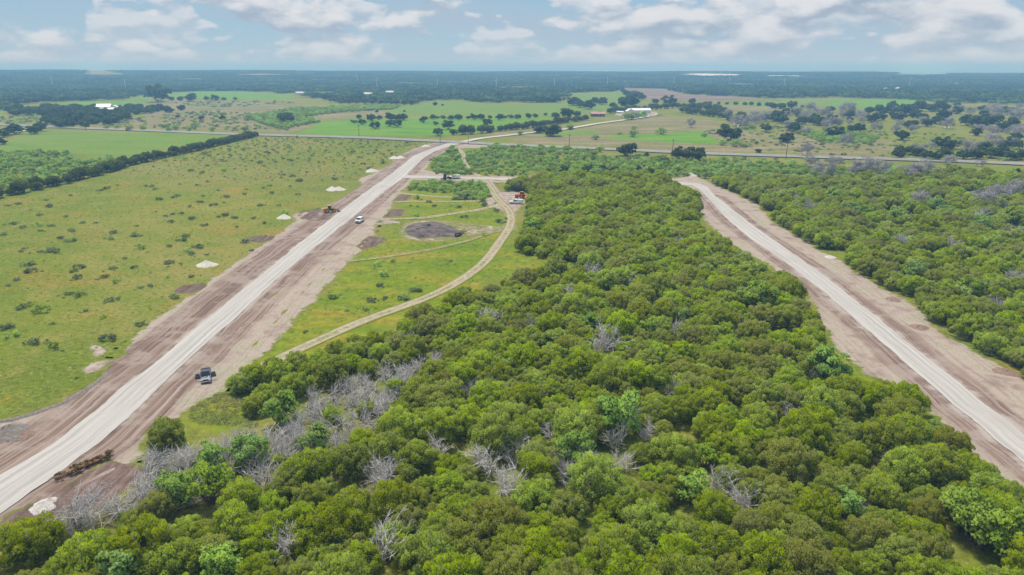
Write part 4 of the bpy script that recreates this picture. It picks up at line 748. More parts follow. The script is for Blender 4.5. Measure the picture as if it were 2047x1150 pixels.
SB = [(700, 912), (762, 972), (728, 1043), (980, 1078), (670, 1140), (765, 1130), (890, 1135), (815, 875), (1228, 875), (400, 1120), (1540, 527), (1315, 570), (1555, 600), (1590, 605), (1605, 580), (1285, 500), (1222, 490), (1108, 492), (985, 560), (940, 488), (990, 495), (985, 440), (1020, 450), (1390, 440), (1450, 465), (1465, 488), (1530, 475), (1070, 465), (735, 608), (1465, 695)]
SCx = [(300, 37), (445, 55), (395, 88), (325, 87), (280, 100), (255, 130), (178, 133), (125, 85), (20, 215)]
sp_ = [(G(x / 3.108, 330 + y / 3.108, .4), 1.55) for x, y in SA] + [(G(550 + x / 3.486, 270 + y / 3.486, .4), 1.5) for x, y in SB] + [(G(600 + x / 1.917, 550 + y / 1.917, .4), 1.25) for x, y in SCx]
WP = PG([(0, 402), (90, 376), (200, 349), (300, 323), (430, 298), (512, 276), (600, 275), (860, 287), (800, 306), (765, 332), (705, 362), (690, 385), (600, 425), (555, 465), (470, 525), (300, 645), (190, 750), (0, 838)])
UP = PG([(430, 299), (512, 276), (600, 275), (860, 287), (800, 306), (765, 332), (705, 358), (600, 365), (300, 350), (250, 338)])
extra = scatter(UP, 1.2, 2.6, 1.35, 2500, g)
items = []
for k, (P, s) in enumerate(sp_): items.append((P[0], P[1], s * g.uniform(.5, 1.15), SHR[int(g.integers(7))] if g.random() > .12 else SHRG[int(g.integers(4))]))
g.shuffle(extra)
for x, y, r in extra[:125]: items.append((x, y, r * g.uniform(.35, 1.05), SHR[int(g.integers(7))] if g.random() > .3 else SHRG[int(g.integers(4))]))
its = [(place('shrub', m, x, y, s, g.uniform(0, 6.28), 0, s * g.uniform(.8, 1.15)), 'low grey green' if m in SHR else 'bushy fresh green', x, y, .5) for x, y, s, m in items]
label_rows(its, '{look} shrub in the grass, {k} from the left in {r} row up', 'shrub', 'shrubs dotted over the grass', 22)
small = scatter(WP, .3, .8, 2.2, 1100, g)
far_pts = []
for pts, n in (([(180, 252), (270, 236), (420, 222), (560, 232), (640, 243), (560, 268), (420, 261)], 260), ([(1400, 262), (1536, 255), (1900, 270), (2047, 300), (2047, 325), (1700, 314), (1500, 306)], 330), ([(330, 204), (520, 202), (620, 206), (500, 214), (400, 216)], 120), ([(0, 236), (80, 230), (90, 248), (0, 250)], 60), ([(1200, 312), (1700, 322), (2047, 345), (2047, 352), (1200, 345)], 200)):
    po_ = PG(pts); lo, hi = po_.min(0), po_.max(0); P = lo + g.random((n * 4, 2)) * (hi - lo); P = P[sdf(po_, P) > 0][:n]; far_pts += [(x, y, g.uniform(.8, 2.0) * (1 + (y > 600) * .5)) for x, y in P]
instancer('pasture_scrub', 'tiny dark shrubs and weeds sprinkled over the pastures', SHR + SHRG, [(x, y, float(terr(x, y)) + (.3 if y > 400 else 0), g.uniform(0, 6.28), s * (.6 if y < 400 else 1.0), int(g.integers(11))) for x, y, s in [(a + g.normal(0, 1.3), b + g.normal(0, 1.3), c_ * g.uniform(.3, .7)) for a, b, c_, _ in items for _k in range(int(g.integers(0, 4)))] + [(a, b, c_ * .8) for a, b, c_ in small] + far_pts + [(a, b, c_ * .6) for a, b, c_ in extra[125:]]], 'scrub')
def tuft(seed):
    q = np.random.default_rng(seed); k = 26; C = np.c_[q.normal(0, .22, (k, 2)), q.uniform(.05, .22, k)]; A = unit(q.normal(0, .5, (k, 3)) + [0, 0, 1.]); N = unit(q.normal(0, 1, (k, 3)) + [0, 0, .3])
    V, Q = leaves(C, N, A, q.uniform(.2, .42, k), .07, q); return V, Q, q.random(k), np.repeat(unit(N * .3 + [0, 0, 1]), 4, 0)
TU = [fmesh('tuft', tuft(400 + i), m_weed) for i in range(5)]
tp = []; tl, tr2 = track_edges(PG(tr), 5.0); TRK = np.vstack([tl, tr2[::-1]])
for po_, n in ((WP, 5000), (PG([(520, 715), (640, 592), (720, 505), (780, 440), (960, 380), (1010, 440), (1010, 480), (1180, 530), (900, 590), (600, 690)]), 1500), (WC, 2000), (PG([(365, 822), (435, 785), (520, 780), (520, 860), (380, 850)]), 700)):
    lo, hi = po_.min(0), po_.max(0); P = lo + g.random((n * 3, 2)) * (hi - lo); P = P[sdf(po_, P) > .5][:n]; P = P[sdf(CLW, P) < 0]; P = P[sdf(TRK, P) < 0]; tp += [(x, y, .03, g.uniform(0, 6.28), g.uniform(.45, 1.1), int(g.integers(5))) for x, y in P]
instancer('grass_tufts', 'tufts of grass and weeds in the pasture and meadow', TU, tp, 'grass')
# ---------------------------------------------------------------- far woodland
def patch(seed, size, n):
    q = np.random.default_rng(seed); lobes = []
    for x, y in q.uniform(-size / 2, size / 2, (n, 2)):
        r = q.uniform(2.4, 6.2); hh = r * q.uniform(.75, 1.1) + 1.2
        for _ in range(3): lobes.append((np.array([x + q.normal(0, r * .35), y + q.normal(0, r * .35), hh * q.uniform(.55, .85)]), np.array([r * .75, r * .75, r * .6]), np.array([0, 0, 1.])))
    Cs, Ns, Sn, Ti = [], [], [], []
    for c_, rd_, _ in lobes:
        k = 16; d = unit(q.normal(size=(k, 3))); d[:, 2] = np.abs(d[:, 2]) * .9 + .05 - .25 * q.random(k); Cs.append(c_ + d * rd_); Ns.append(unit(d + q.normal(0, .3, (k, 3)))); Sn.append(unit(d + [0, 0, .3])); Ti.append(np.clip(q.random() ** 1.5 * .85 + q.random(k) * .15, 0, 1))
    C = np.vstack(Cs); V, Q = leaves(C, np.vstack(Ns), unit(q.normal(size=C.shape)), 2.2, 1.9, q); return V, Q, np.concatenate(Ti), np.repeat(np.vstack(Sn), 4, 0)
PS = [fmesh('wood_patch', patch(500 + i, 36, 30), m_wood) for i in range(4)]; PB = [fmesh('wood_patch', patch(510 + i, 90, 150), m_wood) for i in range(4)]
wood_edge = PG([(-260, 226), (0, 226), (37, 212.5), (62, 209), (125, 204.5), (250, 200.5), (295, 197), (330, 187.5), (400, 181.5), (512, 184), (582, 189), (600, 196), (637, 202), (682, 207), (824, 209), (827, 204), (884, 201), (892, 209), (1024, 208), (1136, 205), (1141, 187), (1236, 184), (1239, 175.5), (1324, 177), (1374, 190), (1499, 195.5), (1536, 197), (1686, 196), (1796, 199), (1886, 206), (2047, 210), (2330, 212)])
wood_poly = np.vstack([wood_edge, [[5200, 4600], [-5200, 4600]]])
def fill(d0, d1, step, nm):
    k = int(d1 / step); P = np.array([(x * step, y * step) for x in range(-k, k) for y in range(0, k)], float); r = np.hypot(P[:, 0], P[:, 1]); P = P[(r > d0) & (r <= d1) & (np.abs(P[:, 0]) < P[:, 1] * .86 + 80)]
    P += g.uniform(-.3, .3, P.shape) * step; P = P[sdf(wood_poly, P) > step * .25]
    for f in FPOLY: P = P[sdf(f, P) < -step * .45]
    return [(x, y, float(terr(x, y)) - .4, g.integers(4) * math.pi / 2 + g.normal(0, .2), 1.0, int(g.integers(4))) for x, y in P if g.random() > .10]
a_ = fill(900, 1900, 30, 's'); b_ = fill(1900, 4500, 76, 'b'); print('patches', len(a_), len(b_))
instancer('woodland', 'dense dark green woodland reaching to the far ridge', PS, a_, 'woods'); instancer('woodland', 'blue hazy woodland stretching below the horizon', PB, b_, 'woods')
# haze: one closed box round the whole place
hm, nt = new_mat('haze_air'); ho = node(nt, 'ShaderNodeOutputMaterial'); hv = node(nt, 'ShaderNodeVolumePrincipled')
hv.inputs['Color'].default_value = (.28, .56, 1.0, 1); hv.inputs['Absorption Color'].default_value = (.55, .55, .55, 1); hv.inputs['Density'].default_value = 1 / 2900; hv.inputs['Anisotropy'].default_value = 0.0; nt.links.new(hv.outputs[0], ho.inputs['Volume'])
bx = np.array([(x, y, z) for x in (-47000, 47000) for y in (-47000, 47000) for z in (-95, 82)], float)
hb = link('haze', mesh_np('haze', bx, np.array([[0, 1, 3, 2], [4, 6, 7, 5], [0, 4, 5, 1], [2, 3, 7, 6], [0, 2, 6, 4], [1, 5, 7, 3]]), [hm])); hb['kind'] = 'stuff'; hb['label'] = 'pale blue summer haze over the plain'; hb['category'] = 'haze'

# ---------------------------------------------------------------- built things
class MB:
    """collects boxes, prisms, tubes; build() makes one mesh object of them"""
    def __init__(self): self.V = []; self.F = []
    def add(self, V, Fs): o = len(self.V); self.V += [tuple(v) for v in V]; self.F += [tuple(i + o for i in f) for f in Fs]; return self
    def box(self, c, s, top=(1, 1), rot=None, sh=(0, 0)):
        h = [v / 2 for v in s]; V = [Vector((x * h[0] * (top[0] if z > 0 else 1) + (sh[0] if z > 0 else 0), y * h[1] * (top[1] if z > 0 else 1) + (sh[1] if z > 0 else 0), z * h[2])) for z in (-1, 1) for y in (-1, 1) for x in (-1, 1)]
        if rot: V = [rot @ v for v in V]
        return self.add([v + Vector(c) for v in V], [(0, 2, 3, 1), (4, 5, 7, 6), (0, 1, 5, 4), (2, 6, 7, 3), (0, 4, 6, 2), (1, 3, 7, 5)])
    def prism(self, prof, x0, x1, ins=0.0):
        """profile in (y, z), extruded along x; ins pulls in points above the middle"""
        n = len(prof); zs = [p[1] for p in prof]; zm = (min(zs) + max(zs)) / 2
        V = [(x + (ins if p[1] > zm else 0) * sg, p[0], p[1]) for x, sg in ((x0, 1), (x1, -1)) for p in prof]
        return self.add(V, [tuple(range(n)), tuple(range(2 * n - 1, n - 1, -1))] + [(i, n + i, n + (i + 1) % n, (i + 1) % n) for i in range(n)])
    def cyl(self, c, r, w, ax='x', n=18, r2=None):
        t = [i * 2 * math.pi / n for i in range(n)]; r2 = r if r2 is None else r2
        P = {'x': lambda a, b, h: (h, a, b), 'y': lambda a, b, h: (a, h, b), 'z': lambda a, b, h: (a, b, h)}[ax]
        V = [Vector(P(math.cos(a) * q, math.sin(a) * q, h)) + Vector(c) for h, q in ((-w / 2, r), (w / 2, r2)) for a in t]
        return self.add(V, [tuple(range(n)), tuple(range(2 * n - 1, n - 1, -1))] + [(i, (i + 1) % n, n + (i + 1) % n, n + i) for i in range(n)])
    def bar(self, a, b, r, n=6):
        V, Q = tube([a, b], [r, r], n); return self.add(V, [tuple(q) for q in Q] + [tuple(range(n)), tuple(range(2 * n - 1, n - 1, -1))])
    def build(self, name, mat, parent=None, bev=0.0, loc=(0, 0, 0), rot=(0, 0, 0)):
        me = bpy.data.meshes.new(name); me.from_pydata(self.V, [], self.F); me.materials.append(mat); me.update()
        import bmesh
        b = bmesh.new(); b.from_mesh(me); bmesh.ops.recalc_face_normals(b, faces=b.faces)
        if bev: bmesh.ops.bevel(b, geom=b.edges[:] , offset=bev, segments=2, affect='EDGES', clamp_overlap=True)
        b.to_mesh(me); b.free(); return link(name, me, parent, loc, rot)
def paint(name, c, rough=.35, metal=0.0, dirt=.25, spec=.5):
    m, nt = new_mat(name); tcx = node(nt, 'ShaderNodeTexCoord').outputs['Object']
    k = noise(nt, tcx, 3, 4, .6); col_ = mix(nt, sstep(nt, k, .45, .75, 0, dirt), c, (.30, .25, .20)); finish(nt, col_, rough, metallic=metal, spec=spec); return m
p_navy = paint('slate_blue_paint', (.060, .085, .125), .3, .3); p_white = paint('white_paint', (.78, .78, .78), .35, 0, .12); p_yel = paint('machine_yellow', (.62, .33, .04), .5, 0, .35)
p_orange = paint('tractor_orange', (.75, .17, .03), .45, 0, .2); p_black = paint('black_steel', (.025, .025, .028), .5, 0, .25); p_rubber = paint('tyre_rubber', (.022, .022, .023), .85, 0, .4, .2)
p_glass = paint('dark_glass', (.012, .016, .022), .06, 0, .03); p_chrome = paint('bright_metal', (.62, .63, .65), .25, .6, .1); p_steel = paint('bare_steel', (.34, .33, .32), .5, .5, .4)
p_lamp = paint('lamp_lens', (.72, .72, .70), .15, 0, .05); p_red = paint('red_lens', (.40, .03, .02), .2, 0, .05); p_dkgreen = paint('dark_green_paint', (.035, .075, .045), .45, 0, .3)
p_wall = paint('cream_siding', (.62, .58, .52), .8, 0, .15, .2); p_roofw = paint('white_metal_roof', (.80, .80, .80), .4, .1, .08); p_roofg = paint('pale_grey_roof', (.50, .50, .50), .6, 0, .15); p_roofr = paint('rust_roof', (.42, .22, .17), .7, 0, .4); p_brownw = paint('brown_boards', (.20, .12, .085), .85, 0, .3, .2)
p_pole = paint('weathered_pole', (.17, .14, .115), .9, 0, .2, .1); p_galv = paint('galvanised_steel', (.66, .67, .68), .5, .3, .1); p_porc = paint('porcelain', (.5, .45, .4), .3)
p_char, nt = new_mat('charred_wood'); finish(nt, ramp(nt, noise(nt, wpos(nt), 4, 4), [(.3, (.012, .011, .011)), (.7, (.065, .055, .05))]), .95, spec=.1)
def soilpile(name, a, b):
    m, nt = new_mat(name); p = wpos(nt); finish(nt, ramp(nt, noise(nt, p, 2.2, 5, .7), [(.3, a), (.7, b)]), .95, noise(nt, p, 5, 4, .7), .6, .1, spec=.1); return m
m_pile = soilpile('crushed_limestone', (.46, .43, .37), (.66, .62, .55)); m_mound = soilpile('grey_brown_spoil', (.13, .105, .09), (.30, .26, .23)); m_red = soilpile('red_brown_spoil', (.16, .10, .076), (.33, .23, .18)); m_rock = soilpile('pale_rock', (.40, .36, .33), (.62, .58, .54))
def thing(name, label, cat, x, y, rz=0.0, z=.13, group=None):
    o = link(name, None, loc=(x, y, z), rot=(0, 0, rz)); o.empty_display_size = .5; return tag(o, label, cat, group)
def wheel(parent, x, y, r, w, rimmat, z=None):
    ty = MB().cyl((0, 0, 0), r, w, 'x', 20).build('wheel', p_rubber, parent, .04 if r > .3 else 0, (x, y, r if z is None else z))
    s_ = 1 if x > 0 else -1
    MB().cyl((s_ * (w / 2 + .005), 0, 0), r * .58, .05, 'x', 16).cyl((s_ * (w / 2 + .035), 0, 0), r * .2, .05, 'x', 10).build('rim', rimmat, ty); return ty
def truck(label, x, y, rz, pm, kind='pickup', open_doors=False, name='pickup_truck', cat='truck', Lh=2.85, W_=1.0):
    """front at +y; kind pickup (open bed), van (shell on the bed), suv"""
    t = thing(name, label, cat, x, y, rz)
    prof = [(-Lh, .55), (-Lh, 1.12), (-.75, 1.14), (1.15, 1.10), (2.35, 1.04), (Lh - .08, .92), (Lh, .62), (Lh - .05, .45), (-Lh + .1, .45)]
    body = MB().prism(prof, -W_, W_, .05).build('body', pm, t, .035)
    cab_b, cab_f = (-.75, 1.25) if kind != 'suv' else (-2.5, 1.15)
    cz = 1.86 if kind != 'suv' else 1.72
    cab = MB().prism([(cab_b, 1.10), (cab_b + .15 if kind != 'suv' else cab_b + .35, cz - .03), (cab_b + .4, cz), (cab_f - .95, cz), (cab_f - .75, cz - .04), (cab_f, 1.10)], -W_ + .05, W_ - .05, .14).build('cab', pm, t, .03)
    MB().add([(-.80, cab_f + .015, 1.13), (.80, cab_f + .015, 1.13), (.69, cab_f - .72, cz - .05), (-.69, cab_f - .72, cz - .05)], [(0, 1, 2, 3)]).add([(-.80, cab_f + .03, 1.15), (.80, cab_f + .03, 1.15), (.69, cab_f - .70, cz - .03), (-.69, cab_f - .70, cz - .03)], [(0, 1, 2, 3)]).build('windshield', p_glass, t)
    MB().box((0, cab_b + .06, 1.47), (1.45, .12, .48), (.92, 1), sh=(0, .1)).build('rear_window', p_glass, t)
    for sx in (-1, 1):
        for y0, y1 in (((cab_f - .95, cab_f - .30), (cab_b + .3, cab_f - 1.0)) if kind != 'suv' else ((cab_f - .95, cab_f - .3), (-.65, cab_f - 1.0), (-2.1, -.75))):
            MB().box((sx * (W_ - .10), (y0 + y1) / 2, 1.42), (.05, abs(y1 - y0), .44), (1, .86), rot=Matrix.Rotation(-sx * .17, 3, 'Y')).build('side_window', p_glass, t)
        MB().box((sx * (W_ + .14), cab_f - .35, 1.2), (.26, .12, .2)).bar((sx * W_, cab_f - .35, 1.14), (sx * (W_ + .1), cab_f - .35, 1.18), .02).build('mirror', pm, t, .02)
        MB().box((sx * .74, Lh - .05, .84), (.36, .1, .18)).build('headlight', p_lamp, t, .02); MB().box((sx * .86, -Lh - .005, .9), (.16, .06, .38)).build('tail_light', p_red, t, .015)
        for wy in (1.78, -1.78): wheel(t, sx * (W_ - .13), wy, .40, .27, p_chrome)
        if open_doors:
            d = MB().box((0, -.48, .82), (.07, 1.0, .62)).box((-sx * .03, -.5, 1.40), (.05, .86, .52), (1, .8)).build('door', pm, t, .02, (sx * (W_ + .02), 1.05, 0), (0, 0, sx * 1.4))
            MB().box((sx * .045, -.85, .98), (.04, .16, .04)).build('handle', p_chrome, d)
        else:
            d = MB().box((0, 0, 0), (.03, 1.0, .56)).build('door', pm, t, .01, (sx * (W_ + .002), .5, .80)); MB().box((sx * .03, -.38, .16), (.03, .16, .04)).build('handle', p_chrome, d)
    MB().box((0, Lh + .0, .78), (1.12, .1, .26)).build('grille', p_black, t, .02); MB().box((0, Lh + .07, .53), (1.92, .16, .2)).build('front_bumper', p_chrome, t, .04); MB().box((0, -Lh - .07, .56), (1.86, .16, .18)).build('rear_bumper', p_chrome, t, .03)
    MB().box((0, 0, .42), (1.7, 5.0, .16)).build('chassis', p_black, t)
    if kind == 'pickup': MB().box((0, -1.82, 1.148), (1.62, 1.9, .02)).build('bed_floor', p_black, t); MB().box((-.88, -1.82, 1.2), (.12, 2.0, .12)).box((.88, -1.82, 1.2), (.12, 2.0, .12)).box((0, -2.80, 1.2), (1.88, .08, .12)).build('bed_rail', pm, t, .02)
    if kind == 'van': MB().box((0, -1.84, 1.5), (1.9, 1.98, .76), (.9, .97)).build('bed_cover', pm, t, .04)
    return t
P_ = G(403, 768); tk = truck('slate blue pickup truck parked on the dirt verge with both doors open', P_[0], P_[1] + 2.0, math.pi + .40, p_navy, 'pickup', True); tk.scale = (.88, .82, .88)
P_ = G(717, 447); truck('white sport utility vehicle parked beside the long gravel road', P_[0], P_[1] + 1.6, math.pi - .10, p_white, 'suv', name='utility_vehicle', cat='car', Lh=2.5)
P_ = G(1034, 408); truck('white truck with covered bed parked at the edge of the junipers', P_[0] - .5, P_[1], math.pi / 2 - .15, p_white, 'van')
P_ = G(908, 358); truck('small white truck half hidden by mesquites on the cross road', P_[0], P_[1] + .6, math.pi / 2, p_white, 'van')
def loader(x, y, rz):
    t = thing('wheel_loader', 'yellow wheel loader working on the dirt beside the gravel road', 'loader', x, y, rz)
    for sx in (-1, 1):
        for wy in (-1.35, 1.35): wheel(t, sx * .95, wy, .68, .52, p_yel)
        a = MB().prism([(.5, 1.75), (2.2, 1.0), (3.0, .55), (3.0, .4), (2.0, .75), (.5, 1.5)], sx * .55 - .09, sx * .55 + .09).build('lift_arm', p_yel, t, .02)
    MB().prism([(-2.5, .75), (-2.5, 1.55), (-2.2, 1.75), (-.7, 1.8), (-.5, .7)], -.75, .75, .05).build('engine_cover', p_yel, t, .04); MB().box((0, -2.53, 1.15), (1.1, .06, .6)).build('radiator_grille', p_black, t)
    MB().box((0, .4, .95), (1.0, 2.0, .5)).build('front_frame', p_black, t, .03); MB().box((0, -.15, 1.95), (1.2, 1.2, 1.3), (.9, .88)).build('cab', p_black, t, .03); MB().box((0, -.15, 2.66), (1.35, 1.4, .12)).build('cab_roof', p_yel, t, .03)
    MB().box((0, .47, 2.1), (.95, .04, .8)).build('windshield', p_glass, t)
    MB().prism([(2.9, .1), (2.8, .95), (2.95, 1.0), (3.15, .35), (3.95, .12), (3.95, .06), (3.0, .03)], -1.25, 1.25).build('bucket', p_black, t)
    MB().cyl((.35, -1.6, 2.05), .06, .6, 'z', 8).build('exhaust', p_black, t)
P_ = G(660, 425); loader(P_[0], P_[1], -1.15)
def roller(x, y, rz):
    t = thing('soil_compactor', 'yellow roller parked by mesquites near the road bend', 'roller', x, y, rz)
    MB().cyl((0, 1.6, .75), .75, 2.1, 'x', 26).build('drum', p_steel, t); MB().box((-1.15, 1.4, .8), (.14, 2.4, .4)).box((1.15, 1.4, .8), (.14, 2.4, .4)).box((0, 2.6, .8), (2.44, .16, .4)).box((0, .2, .85), (2.2, .3, .45)).build('drum_frame', p_yel, t, .02)
    for sx in (-1, 1): wheel(t, sx * .85, -1.4, .75, .55, p_yel)
    MB().prism([(-2.7, .8), (-2.6, 1.6), (-.9, 1.75), (-.3, 1.5), (-.2, .7)], -.62, .62, .05).build('engine_cover', p_yel, t, .04)
    MB().box((0, -.1, 1.25), (1.3, .9, .2)).box((0, -.35, 1.5), (.5, .5, .4)).build('seat_platform', p_black, t, .02)
    c = MB(); [c.bar((sx * .6, yy, 1.3), (sx * .6, yy, 2.75), .045) for sx in (-1, 1) for yy in (-.55, .35)]; c.build('canopy_post', p_black, t); MB().box((0, -.1, 2.8), (1.5, 1.3, .1)).build('canopy', p_yel, t, .03)
P_ = G(866, 321); roller(P_[0], P_[1], 1.9)
def tractor(x, y, rz, pm, label):
    t = thing('tractor', label, 'tractor', x, y, rz)
    for sx in (-1, 1): wheel(t, sx * .95, -.9, .85, .48, pm); wheel(t, sx * .8, 1.6, .55, .34, pm); MB().prism([(-1.75, 1.5), (-1.4, 1.85), (-.5, 1.88), (-.05, 1.45), (-.3, 1.5), (-1.2, 1.62)], sx * .95 - .26, sx * .95 + .26).build('fender', pm, t, .02)
    MB().prism([(.2, .8), (.2, 1.62), (1.6, 1.55), (2.25, 1.35), (2.3, .75)], -.38, .38, .05).build('hood', pm, t, .04); MB().box((0, 2.31, 1.05), (.55, .05, .5)).build('grille', p_black, t)
    MB().box((0, .3, .75), (.6, 3.6, .4)).build('chassis', p_black, t, .03); MB().box((0, -.75, 2.1), (1.35, 1.3, 1.25), (.92, .92)).build('cab', p_glass, t, .04); MB().box((0, -.75, 2.78), (1.45, 1.45, .13)).build('cab_roof', pm, t, .03)
    c = MB(); [c.bar((sx * .67, -.75 + yy, 1.5), (sx * .62, -.75 + yy * .92, 2.73), .04) for sx in (-1, 1) for yy in (-.65, .65)]; c.build('cab_post', p_black, t)
    MB().cyl((.28, 1.0, 1.95), .05, .8, 'z', 8).build('exhaust', p_black, t); MB().box((0, -2.4, .55), (2.2, 1.3, .35), (.95, .9)).build('mower_deck', pm, t, .05)
P_ = G(1040, 398); tractor(P_[0], P_[1] + 1.2, 1.2, p_orange, 'orange cab tractor standing behind the white truck by the junipers')
P_ = G(893, 360); tractor(P_[0], P_[1], -1.5, p_dkgreen, 'dark green tractor parked on the pale cross road')
def trailer(x, y, rz):
    t = thing('flatbed_trailer', 'long black flatbed trailer parked on a grassy track', 'trailer', x, y, rz, .1)
    MB().box((0, -.4, .82), (2.3, 5.8, .14)).box((0, -.4, .68), (.9, 5.8, .16)).build('deck', p_black, t, .02)
    MB().prism([(2.4, .72), (2.4, .95), (2.6, 1.75), (4.2, 1.8), (4.2, 1.5), (2.9, 1.45), (2.75, .72)], -.5, .5).build('gooseneck', p_black, t, .03); MB().cyl((0, 4.0, 1.1), .08, .9, 'z', 10).build('coupler', p_steel, t)
    for sx in (-1, 1):
        MB().box((sx * .4, 2.9, .4), (.12, .12, .8)).build('landing_leg', p_steel, t)
        for wy in (-1.6, -2.5): wheel(t, sx * .95, wy, .38, .3, p_chrome)
    MB().box((0, -3.5, .6), (2.2, .9, .08), rot=Matrix.Rotation(.5, 3, 'X')).build('ramp', p_black, t)
    MB().box((0, 3.0, 2.1), (1.6, 1.1, .6)).build('tool_box', p_black, t, .03)
P_ = G(921, 399); trailer(P_[0], P_[1], -math.pi / 2 + .05)
# heaps
def heap(name, label, cat, x, y, r, h, m, seed, el=1.0, rz=0.0, group=None, peaks=1, z=.05):
    q = np.random.default_rng(seed); n, k = 36, 12; V = [(0, 0, h)]; Fs = []; ph = q.uniform(0, 6.28, 6); th = np.linspace(0, 2 * np.pi, n, endpoint=False)
    wob = 1 + .10 * np.sin(2 * th + ph[0]) + .08 * np.sin(3 * th + ph[1]) + .05 * np.sin(7 * th + ph[2])
    rows = []
    for i in range(1, k + 1):
        f = i / k; R_ = r * f * wob; zz = h * (1 - f) ** 1.05 * (1 + .10 * np.sin(5 * th + ph[3] + 6 * f)) + q.normal(0, .03 * h, n) * (f < .95) - (.1 if i == k else 0)
        rows.append(np.c_[R_ * np.cos(th) * el, R_ * np.sin(th), zz])
    V = np.vstack([[[0, 0, h * .95]]] + rows); j = np.arange(n); jn = (j + 1) % n; T_ = np.c_[np.zeros(n, int), 1 + j, 1 + jn]
    Q_ = np.vstack([np.c_[1 + i * n + j, 1 + (i + 1) * n + j, 1 + (i + 1) * n + jn, 1 + i * n + jn] for i in range(k - 1)])
    return tag(link(name, mesh_np(name, V, [Q_, T_], [m], smooth_=True), None, (x, y, z), (0, 0, rz)), label, cat, group)
for i, (px, py, r, h, lb) in enumerate([(413, 531, 2.5, 1.5, 'pale limestone gravel heap nearest the camera in the west pasture'), (568, 436, 2.6, 1.5, 'lone pale gravel heap in the grass left of the wheel loader'), (664, 380, 3.0, 1.7, 'left peak of the twin pale gravel heaps'), (677, 380, 2.8, 1.6, 'right peak of the twin pale gravel heaps'), (742, 343, 3.4, 1.6, 'broad pale gravel heap by the far dirt verge'), (788, 317, 3.4, 1.6, 'long pale gravel heap left of the road bend'), (800, 316, 3.0, 1.4, 'smaller gravel heap beside the long one left of the road bend'), (851, 293, 3.0, 1.2, 'small farthest gravel heap by the highway junction')]):
    P_ = G(px, py); heap('gravel_heap', lb, 'gravel heap', P_[0], P_[1], r, h, m_pile, 600 + i, 1.1, i, 'pale gravel heaps along the road')
for i, (px, py, r, h, m, lb) in enumerate([(18, 868, 3.0, 1.5, m_mound, 'grey brown spoil mound at the left edge beside the berm'), (48, 872, 1.6, .6, m_red, 'low reddish spoil heap beside the grey mound at the left edge'), (85, 1015, 1.6, .8, m_rock, 'pale rock heap at the end of the churned dirt'), (100, 1005, 1.0, .6, m_rock, 'small pale rock heap beside a bigger one near the road'), (1785, 600, 1.8, .55, m_red, 'red brown spoil heap at the east verge, the nearer of two'), (1838, 655, 1.8, .6, m_red, 'red brown spoil heap beside the eastern road under the junipers'), (1545, 450, 1.6, .5, m_red, 'red brown spoil heap far up the eastern verge'), (2010, 745, 2.0, .7, m_red, 'red brown spoil heap at the right edge by the junipers'), (1380, 352, 3.0, 1.6, m_rock, 'pale heap where the eastern road bends'), (1660, 515, 1.6, .6, m_rock, 'small pale heap on the east verge')]):
    P_ = G(px, py); heap('spoil_heap', lb, 'dirt heap', P_[0], P_[1], r, h, m, 640 + i, 1.2, i * 1.3, 'heaps of spoil along the verges')
bl = smooth(resample(PG([(-40, 850), (22, 842), (70, 828), (126, 808), (165, 785), (200, 762), (215, 748)]), 60), 2); bn = np.gradient(bl, axis=0); bn = bn / np.linalg.norm(bn, axis=1)[:, None]; bn = np.c_[bn[:, 1], -bn[:, 0]]
tt = np.array([-.75, -.4, -.14, .14, .4, .75]); zz = np.array([0, .25, .36, .34, .22, 0.])
bv = np.concatenate([np.c_[bl[i] + bn[i] * (tt * (.9 + .08 * rng.normal()))[:, None], zz * (1 + .08 * rng.normal()) + .04] for i in range(60)]); qi = (np.arange(59)[:, None] * 6 + np.arange(5)).ravel()
tag(link('berm', mesh_np('berm', bv, np.c_[qi, qi + 1, qi + 7, qi + 6], [m_mound], smooth_=True)), 'dark curving earth berm along the edge of the west pasture', 'berm')
# felled cedar beside the road
fa, fb = G(112, 962), G(222, 915); fd = (fb - fa); FL = math.hypot(*fd)
ft = thing('felled_cedar', 'felled cedar with withered brown green branches lying beside the gravel road', 'felled tree', fa[0], fa[1], math.atan2(fd[1], fd[0]), .15); q = np.random.default_rng(9)
out = [tube([(0, 0, .3), (FL * .4, .15, .35), (FL * .75, -.05, .3), (FL, .05, .25)], [.10, .16, .2, .16], 8)]
for i in range(26):
    x0 = q.uniform(.2, FL * .9); sg = q.choice([-1, 1]); out.append(tube([(x0, 0, .3), (x0 - .5, sg * .35, .5), (x0 - 1.1, sg * q.uniform(.3, .8), q.uniform(.3, .8))], [.05, .035, .015], 4))
link('trunk', tmesh('trunk', join(out), paint('red_cedar_wood', (.30, .15, .085), .9, 0, .3, .1)), ft)
lb_ = [(np.array([q.uniform(-.4, FL + .3), q.choice([-1, 1]) * q.uniform(.15, .75), q.uniform(.2, .65)]), np.array([q.uniform(.3, .55)] * 2 + [.3]), unit(np.array([-1., 0, .4]))) for _ in range(34)]
link('crown', fmesh('crown', crown(q, lb_, 170, .3, .13, .5, .2), m_brownleaf), ft)
